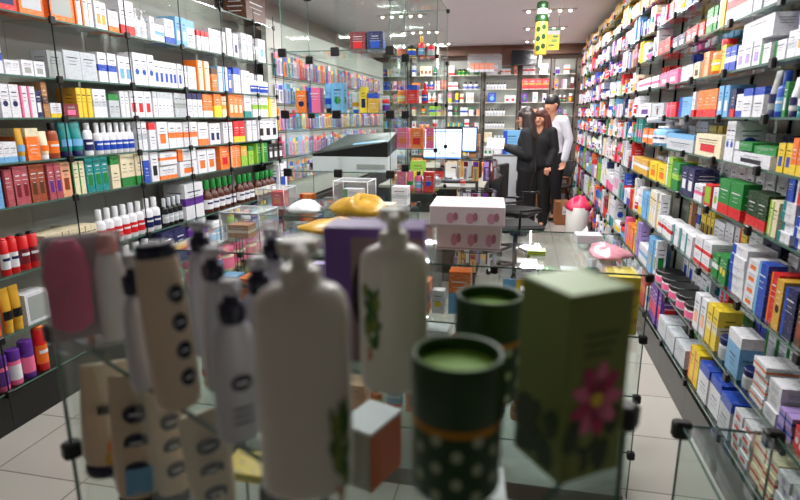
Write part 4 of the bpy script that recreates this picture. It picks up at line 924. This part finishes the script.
t, b = person((.24, 8.12, 0), -.35, 1.66, 'auburn-haired woman in black facing the camera, behind the woman in charcoal',
    dict(head=(0,-.02,1.57), look=(-.15,-1,-.12), armR=((-.22,0,1.13),(-.18,-.15,.93)), armL=((.22,0,1.13),(.19,-.14,.93)), legR=((-.09,0,.49),(-.09,.03,.09)), legL=((.09,-.02,.49),(.10,.02,.09))),
    blackc, blackc, blackc, True, hairmat=mat('auburn hair', (.28,.12,.07), .5, noise=.3, nscale=40))
t, b = person((.46, 8.80, 0), -.75, 1.84, 'dark-haired man in a white shirt looking down beside the boxes',
    dict(head=(0,-.10,1.575), look=(-.1,-1,-.62), lean=-.05, armR=((-.25,-.04,1.13),(-.20,-.22,.98)), armL=((.26,0,1.13),(.25,-.06,.86)), legR=((-.10,0,.49),(-.11,.03,.09)), legL=((.10,-.02,.49),(.11,.02,.09))),
    shirt, cloth('dark trousers', (.06,.06,.09)), blackc, False, female=False, sleeve_to=.95, hairmat=mat('black hair', (.04,.03,.03), .5, noise=.3, nscale=40))

# ------------------------------------------------------------------ foreground goods on the glass top
def topz(x, y, p):                                           # height above the glass of pixel row y over the spot p
    d = ray(x, y); dist = math.hypot(p.x, p.y); return H + d.z/math.hypot(d.x, d.y)*dist - p.z
WPL = mat('white plastic', (.90,.88,.84), .32, coat=.3); SPL = mat('pearl plastic', (.80,.80,.84), .25, coat=.5); NAV = mat('navy plastic', (.05,.05,.20), .25, coat=.4)
LEAF = mat('leaf green print', (.22,.38,.12), .5); LEAF2 = mat('pale leaf print', (.50,.56,.24), .5); ORP = mat('blossom print', (.78,.52,.30), .5)
CREAM = mat('cream plastic', (.88,.79,.69), .35, coat=.2)
def leaf_print(m, ring, a0, z0, z1, seed):
    r = random.Random(seed)
    for i in range(34):
        z = z0+(z1-z0)*r.random(); a = a0+r.uniform(-.24,.24); m.wrapoval(ring, a, r.uniform(.05,.13), z, r.uniform(.004,.009), r.choice([LEAF,LEAF,LEAF2]), .0006+.0005*i/34, 10)
    for i in range(3): m.wrapoval(ring, a0+r.uniform(-.15,.15), .07, z0-(z1-z0)*(.12+.07*i), .004, ORP, .0007, 10)
def face_cam(p): return math.atan2(-p.x, p.y)             # rz that turns a local -Y front to the camera
def lotion_pump(px, py, wpx, top, sh, label, leaf, hpx, seed, rot=0):
    p = onz(px, py, FZ); dp = depth(p); r = wpx*dp/F/2; h = topz(px, top, p); hs = topz(px, sh, p)
    t = empty('lotion_pump_bottle', p, face_cam(p)+rot); tag(t, label, 'bottle', 'large white pump bottles'); ry = .68
    m = MB(); m.seg = 32; m.lathe([(r*.86,0),(r*.96,.003),(r,.012),(r,hs*.80),(r*.985,hs*.88),(r*.92,hs*.945),(r*.76,hs*.985),(r*.5,hs*1.01),(r*.36,hs*1.02)], WPL, ry)
    leaf_print(m, (r, r*ry), leaf, hs*hpx[0], hs*hpx[1], seed)
    m.build('body', t)
    m = MB(); m.seg = 24; ph = h-hs
    m.lathe([(r*.42,hs*1.0),(r*.42,hs+ph*.34),(r*.34,hs+ph*.40)], WPL); m.build('collar', t)
    m = MB(); m.seg = 20; m.lathe([(r*.2,hs+ph*.38),(r*.2,hs+ph*.62),(r*.40,hs+ph*.68),(r*.43,hs+ph*.92),(r*.36,h)], WPL)
    m.tube([(0,0,hs+ph*.82),(0,-r*.75,hs+ph*.84),(0,-r*1.05,hs+ph*.74)], [r*.17,r*.14,r*.10], WPL, 10); m.build('pump', t)
    return t
lotion_pump(309, 484, 90, 238, 284, 'large white pump bottle with leaf print, front and nearest the camera', PI*1.74, (.08,.46), 1, 0)
lotion_pump(394, 385, 66, 208, 246, 'large white pump bottle with leaf print behind the dotted green tin', PI*1.28, (.36,.74), 2, 0)
def small_pump(px, py, wpx, top, sh, label, rot=0, tall=False, oval=True):
    p = onz(px, py, FZ); dp = depth(p); r = wpx*dp/F/2; h = topz(px, top, p); hs = topz(px, sh, p)
    t = empty('pump_bottle', p, face_cam(p)+rot); tag(t, label, 'bottle', 'pearl pump bottles with navy collars'); ry = .66
    m = MB(); m.seg = 26; m.lathe([(r*.84,0),(r*.97,.006),(r,.02),(r*.98,hs*.55),(r*.92,hs*.80),(r*.70,hs*.94),(r*.36,hs)], SPL, ry)
    if oval:
        m.wrapoval((r*.985, r*.985*ry), PI*1.5, .45, hs*.52, hs*.07, NAV, .0012); m.wrapoval((r*.99, r*.99*ry), PI*1.5, .30, hs*.52, hs*.012, 'white', .0018)
        for k in range(3): m.wrap((r, r*ry), PI*1.36, PI*1.64, hs*(.30-.06*k), hs*(.315-.06*k), 'navy', .0012)
    m.build('body', t); ph = h-hs
    m = MB(); m.seg = 20; m.lathe([(r*.5,hs*.98),(r*.56,hs+ph*.10),(r*.56,hs+ph*.40),(r*.36,hs+ph*.46),(r*.30,hs+ph*.66)], NAV); m.build('collar', t)
    m = MB(); m.seg = 20; m.lathe([(r*.30,hs+ph*.64),(r*.44,hs+ph*.72),(r*.46,hs+ph*.92),(r*.34,h)], SPL); m.tube([(0,0,hs+ph*.84),(0,-r*.7,hs+ph*.86),(0,-r*.98,hs+ph*.76)], [r*.16,r*.13,r*.1], SPL, 8); m.build('pump', t)
small_pump(241, 436, 46, 278, 318, 'pearl pump bottle with navy collar just left of the nearest white bottle', .3)
small_pump(222, 385, 38, 246, 276, 'pearl pump bottle with navy collar, second back in the column', .9)
small_pump(264, 378, 38, 256, 290, 'pearl pump bottle with navy collar peeping over the nearest white bottle', -.4)
small_pump(209, 352, 34, 220, 248, 'pearl pump bottle with navy collar, farthest back left in the column', .8)
small_pump(277, 345, 32, 228, 256, 'pearl pump bottle with navy collar, farthest back right in the column', -.2)
small_pump(146, 384, 40, 252, 290, 'pearl pump bottle with navy collar behind the clear pink package', 1.2)
# tall cream tube with navy ovals
def tall_tube(px, py, wpx, top, z, label, flip=False, lean=0, ovals=3, body=CREAM, rot=0, extra=None, nm='lotion_tube'):
    p = onz(px, py, z); dp = depth(p); r = wpx*dp/F/2; h = topz(px, top, p)
    t = empty(nm, p, face_cam(p)+rot); tag(t, label, 'tube', 'cream tubes with navy ovals'); t.rotation_euler.y = lean
    m = MB(); m.seg = 26; c = h*.12
    m.loft([(0,0,r*.82,r*.7,c),(0,0,r*.95,r*.78,c+.01),(0,0,r,r*.62,h*.5),(0,0,r*1.02,r*.16,h*.95),(0,0,r*1.02,r*.08,h)], body)
    for k in range(ovals): m.wrapoval((r*1.0, r*(.66-.11*k)), PI*1.5, .5, h*(.34+.2*k), h*.07, NAV, .0016); m.wrapoval((r*1.0, r*(.66-.11*k)), PI*1.5, .26, h*(.34+.2*k), h*.008, 'white', .0024)
    if extra: extra(m, r, h)
    m.build('body', t); m = MB(); m.seg = 24; m.lathe([(r*.78,0),(r*.86,.004),(r*.84,c),(r*.7,c+.001)], NAV if not flip else CREAM, .86); m.build('cap', t); return t
def navy_top(px, py, wpx, top, label):                       # tall oval bottle with a navy cap
    p = onz(px, py, FZ); dp = depth(p); r = wpx*dp/F/2; h = topz(px, top, p)
    t = empty('lotion_bottle', p, face_cam(p)+.1); tag(t, label, 'bottle'); t.rotation_euler.y = -.05
    m = MB(); m.seg = 28; m.lathe([(r*.84,0),(r*.96,.005),(r,.02),(r*.98,h*.6),(r*.90,h*.86),(r*.84,h*.92)], CREAM, .72)
    for k in range(4): m.wrapoval((r*.99,r*.99*.72), PI*1.66, .36, h*(.2+.17*k), h*.055, NAV, .0014); m.wrapoval((r*.99,r*.99*.72), PI*1.66, .2, h*(.2+.17*k), h*.007, 'white', .002)
    m.build('body', t)
    m = MB(); m.seg = 24; m.lathe([(r*.84,h*.92),(r*.86,h*.935),(r*.80,h*.99),(r*.6,h)], NAV, .72); m.build('cap', t)
navy_top(180, 404, 44, 240, 'tall cream bottle with navy cap and a column of navy ovals')
# clear package with pink sponge and white bottle
p = onz(97, 344, FZ); dp = depth(p); w = 76*dp/F; h = topz(92, 226, p)
t = empty('clear_gift_package', p, face_cam(p)+.1); tag(t, 'clear gift package holding a pink sponge and white bottle, far left foreground', 'package')
m = MB(); m.box(-w*.5,w*.5,-.025,.025,0,h*.93,FILM,.008); m.build('film', t)
m = MB(); m.box(-w*.46,w*.46,.021,.0235,.004,h*.92,mat('mauve grey card', (.66,.60,.62), .5),.0005); m.build('backing_card', t)
m = MB(); m.seg = 22; m.T = Matrix.Translation((-w*.22,0,.004)); m.lathe([(.008,h*.12),(.022,h*.18),(w*.24,h*.42),(w*.27,h*.60),(w*.21,h*.78),(.012,h*.88)], mat('pink sponge', (.88,.30,.50), .8, noise=.2, nscale=60, bump=.5), .16*.28/w*1.4 if False else .42); m.build('sponge', t)
m = MB(); m.seg = 22; m.T = Matrix.Translation((w*.26,0,.004)); m.lathe([(w*.17,.0),(w*.19,h*.05),(w*.19,h*.6),(w*.14,h*.72),(w*.08,h*.74)], WPL, .55); m.build('bottle', t)
m = MB(); m.seg = 18; m.T = Matrix.Translation((w*.26,0,.004)); m.lathe([(w*.11,h*.74),(w*.12,h*.75),(w*.11,h*.89),(w*.08,h*.9)], mat('salmon cap', (.86,.50,.44), .4)); m.build('bottle_cap', t)
# green dotted tins
GT = mat('dark green tin', (.10,.25,.06), .4); GL = mat('light green lid', (.55,.76,.26), .5); GD = mat('gold ring', (.75,.50,.15), .3, metal=.7); DOT = mat('pale dot print', (.70,.74,.62), .5)
def tin(px, py, wpx, top, band, label, rot):
    p = onz(px, py, FZ); dp = depth(p)-.0; r = wpx*dp/F/2*.965; h = topz(px, top, p); hb = topz(px, band, p)*.985
    t = empty('round_gift_tin', p, face_cam(p)+rot); tag(t, label, 'tin', 'green polka-dot tins')
    m = MB(); m.seg = 40; m.lathe([(r*.965,0),(r*.975,.002),(r*.975,hb-.004)], GT)
    for q in range(5):
        for k in range(7): m.wrapoval((r*.975,r*.975), 2*PI*(k+.5*(q % 2))/7-.2, .12, hb*(.12+.19*q), .0048, DOT, .0006)
    m.build('body', t)
    m = MB(); m.seg = 40; m.lathe([(r*.99,hb-.004),(r*1.0,hb-.002),(r*.99,hb+.0015)], GD, cap=False); m.build('gold_ring', t)
    m = MB(); m.seg = 40; m.lathe([(r*.975,hb+.001),(r,hb+.003),(r,h-.002),(r*.985,h),(r*.90,h),(r*.885,h-.003),(r*.88,h-.011)], GT, cap=False); m.build('lid', t)
    m = MB(); m.seg = 40; m.lathe([(r*.88,h-.0135),(r*.879,h-.0115)], GL); m.build('lid_top', t)
    m = MB(); m.seg = 40; m.lathe([(r*.905,h+.0002),(r*.975,h+.0004),(r*.985,h-.0005)], mat('mid green rim', (.24,.38,.12), .5), cap=False); m.build('rim', t)
tin(455, 478, 92, 352, 409, 'nearest green polka-dot tin with gold ring and recessed light green lid', 0)
tin(486, 392, 67, 294, 333, 'second green polka-dot tin, half hidden behind the nearest one', .2)
# tall green box with pink flower
p = onz(574, 468, FZ); h = topz(584, 292, p)
t = empty('green_carton', onz(564, 456, FZ), -.95); tag(t, 'tall olive green carton with a pink flower print standing right of the tins', 'box')
G1 = mat('olive green print', (.46,.52,.24), .5); G2 = mat('light green print', (.60,.76,.40), .5); G3 = mat('deep green print', (.13,.24,.07), .5); PF = mat('magenta flower print', (.72,.16,.38), .5); PF2 = mat('pink flower print', (.88,.46,.60), .5)
hx = .0305; h += .004; m = MB(); m.box(-hx,hx,-hx,hx,0,h,G1,.001); m.box(-hx+.001,hx-.001,-hx+.001,hx-.001,h,h+.0006,G2)
r_ = random.Random(4); e = .0004
for i in range(30):
    s_ = r_.uniform(-hx*.78,hx*.78); z = r_.uniform(.012,h*.32); q = r_.uniform(.004,.009)
    m.disc((s_,-hx-e-.00001*i,z), (1,0,.4), (0,0,1), q, q*1.5, G3, 8); m.disc((hx+e+.00001*i,s_,z), (0,1,.4), (0,0,1), q, q*1.5, r_.choice([G3,G3,G1]), 8)
for i in range(9):
    a = i*2*PI/9; m.disc((hx+.0009,.0+.010*math.cos(a),h*.44+.016*math.sin(a)), (0,math.cos(a),math.sin(a)), (0,-math.sin(a),math.cos(a)), .016,.007, PF if i % 2 else PF2, 10)
m.disc((hx+.0012,0,h*.44), (0,1,0), (0,0,1), .006,.006, 'yellow')
for k in range(3): m.add([(hx+e,-.015,h*(.78-.05*k)),(hx+e,.018-.004*k,h*(.78-.05*k)),(hx+e,.018-.004*k,h*(.795-.05*k)),(hx+e,-.015,h*(.795-.05*k))], [[0,1,2,3]], G3)
m.build('body', t)
m = MB(); m.box(-hx*.9,hx*.9,hx*.80,hx*.84,h+.0007,h+.0011,G1); m.build('lid_flap', t)
# purple hair-colour carton with portrait
p = onz(378, 352, FZ); dp = depth(p); h = topz(352, 222, onz(345, 350, FZ))
t = empty('portrait_carton', p, face_cam(p)-.16); tag(t, 'purple carton with a portrait of a woman behind the second white bottle', 'box')
PU = mat('purple print', (.46,.30,.62), .45); w = 92*dp/F
m = MB(); m.box(-w/2,w/2,-.03,.03,0,h,PU,.001)
y = -.0306; m.box(-w*.22,w*.5,y,-.03,.002,h*.93,mat('taupe print', (.58,.48,.46), .5))
m.disc((w*.0,y-.0003,h*.52), (1,0,0),(0,0,1), w*.22,h*.33, HAIR, 20); m.disc((w*.02,y-.0006,h*.62), (1,0,0),(0,0,1), w*.12,h*.19, SKIN, 20)
m.disc((w*.02,y-.0009,h*.55), (1,0,0),(0,0,1), w*.035,h*.014, mat('lips', (.62,.30,.28), .4), 10)
for s in (-1,1): m.disc((w*(.02+s*.045),y-.0009,h*.66), (1,0,0),(0,0,1), w*.018,h*.012, HAIR, 8)
m.disc((w*.02,y-.0007,h*.16), (1,0,0),(0,0,1), w*.16,h*.12, SKIN, 16)
m.build('body', t)
# goods on the shelf under the glass top
def in_case(px, py, z=FS):                               # a spot on the inner shelf, kept inside the case walls
    p = onz(px, py, z); d = Vector((math.cos(FA), math.sin(FA))); n = Vector((-math.sin(FA), math.cos(FA))); q = Vector((p.x+.62, p.y-.61))
    a = min(max(q.dot(d), .045), 0.63); b = min(max(q.dot(n), .04), .235); w = d*a+n*b; return Vector((w.x-.62, w.y+.61, z))
def tub(px, py, wpx, top, label, lean, kind, rot=0):
    def ex(m, r, h):
        if kind == 'orange':
            m.wrap((r,r*.7), PI*1.35, PI*1.65, h*.60, h*.68, 'black', .002); m.wrapoval((r,r*.72), PI*1.55, .28, h*.30, h*.08, 'orange', .002); m.wrapoval((r,r*.72), PI*1.5, .2, h*.20, h*.06, 'gold', .003)
        if kind == 'blue': m.wrap((r,r*.7), PI*1.35, PI*1.7, h*.16, h*.36, 'lightblue', .002)
    return tall_tube(px, py, wpx, top, FS, label, ovals=0 if kind == 'orange' else 3, extra=ex, lean=lean, rot=rot)
tub(108, 470, 46, 362, 'cream tube with black label and orange marks, leftmost under the foreground glass top', .10, 'orange', .1)
tub(140, 505, 44, 372, 'cream tube with pale blue patch and navy ovals under the foreground glass top', .06, 'blue', -.1)
tub(176, 500, 38, 386, 'cream tube with navy ovals, third from left under the foreground glass top', .0, 'plain', .3)
tub(218, 520, 44, 408, 'cream tube with navy ovals, rightmost under the foreground glass top', -.05, 'plain', .2)
def oc(px, py, wpx, hpx, rz, label):
    p = in_case(px, py); dp = depth(p); w = wpx*dp/F; h = hpx*dp/F
    m = MB(); m.box(-w/2,w/2,-w*.7,w*.7,0,h,mat('orange carton', (.80,.36,.16), .5),.0008); e = .0005
    m.box(-w/2-e,w/2+e,-w*.7-e,w*.7+e,h-.004,h+e,'white'); m.box(-w/2+.001,w/2-.001,-w*.7-e,-w*.7,.001,h-.004,mat('warm grey card', (.70,.66,.60), .5))
    o = m.build('carton', None, p, rz); tag(o, label, 'box', 'orange-sided cartons on the inner shelf')
oc(352, 432, 30, 55, -.35, 'orange-sided carton with white top, left of two under the glass, behind the nearest bottle')
oc(386, 462, 38, 62, -.35, 'orange-sided carton with white top, right of two under the glass, beside the nearest tin')
oc(508, 508, 36, 58, .1, 'orange carton between the nearest tin and the green carton, under the glass')
p = in_case(278, 512); o = MB().box(-.018,.018,-.018,.018,0,.045,'black',.003).build('perfume_box', None, p, .3); tag(o, 'small black box below the nearest white bottle, under the glass', 'box')
p = in_case(213, 470); t = empty('cosmetic_jar', in_case(322, 440), 0); tag(t, 'small glass jar with silver lid behind the nearest white bottle', 'jar')
m = MB(); m.seg = 24; m.lathe([(.022,0),(.025,.004),(.025,.028),(.02,.032)], 'lilac'); m.build('body', t); m = MB(); m.seg = 24; m.lathe([(.024,.032),(.0245,.034),(.0245,.05),(.022,.052)], mat('chrome', (.85,.85,.86), .12, metal=1)); m.build('lid', t)
p = in_case(250, 470); simple_item('box', p.x, p.y, FS, .06, .05, .012, 'yellow', 'lime', 'band', '', 'flat yellow pack lying under the glass below the pearl bottles', name='carton')
for i, (px, zz) in enumerate(((420,.7205),(455,.7205),(495,.7205))):
    pass
# ------------------------------------------------------------------ view
vs_ = SC.view_settings; vs_.view_transform = 'Standard'; vs_.look = 'None'; vs_.gamma = 1; vs_.use_curve_mapping = False; vs_.exposure = .35
SC.cycles.max_bounces = 10; SC.cycles.transparent_max_bounces = 40; SC.cycles.use_denoising = True; SC.cycles.sample_clamp_indirect = 4
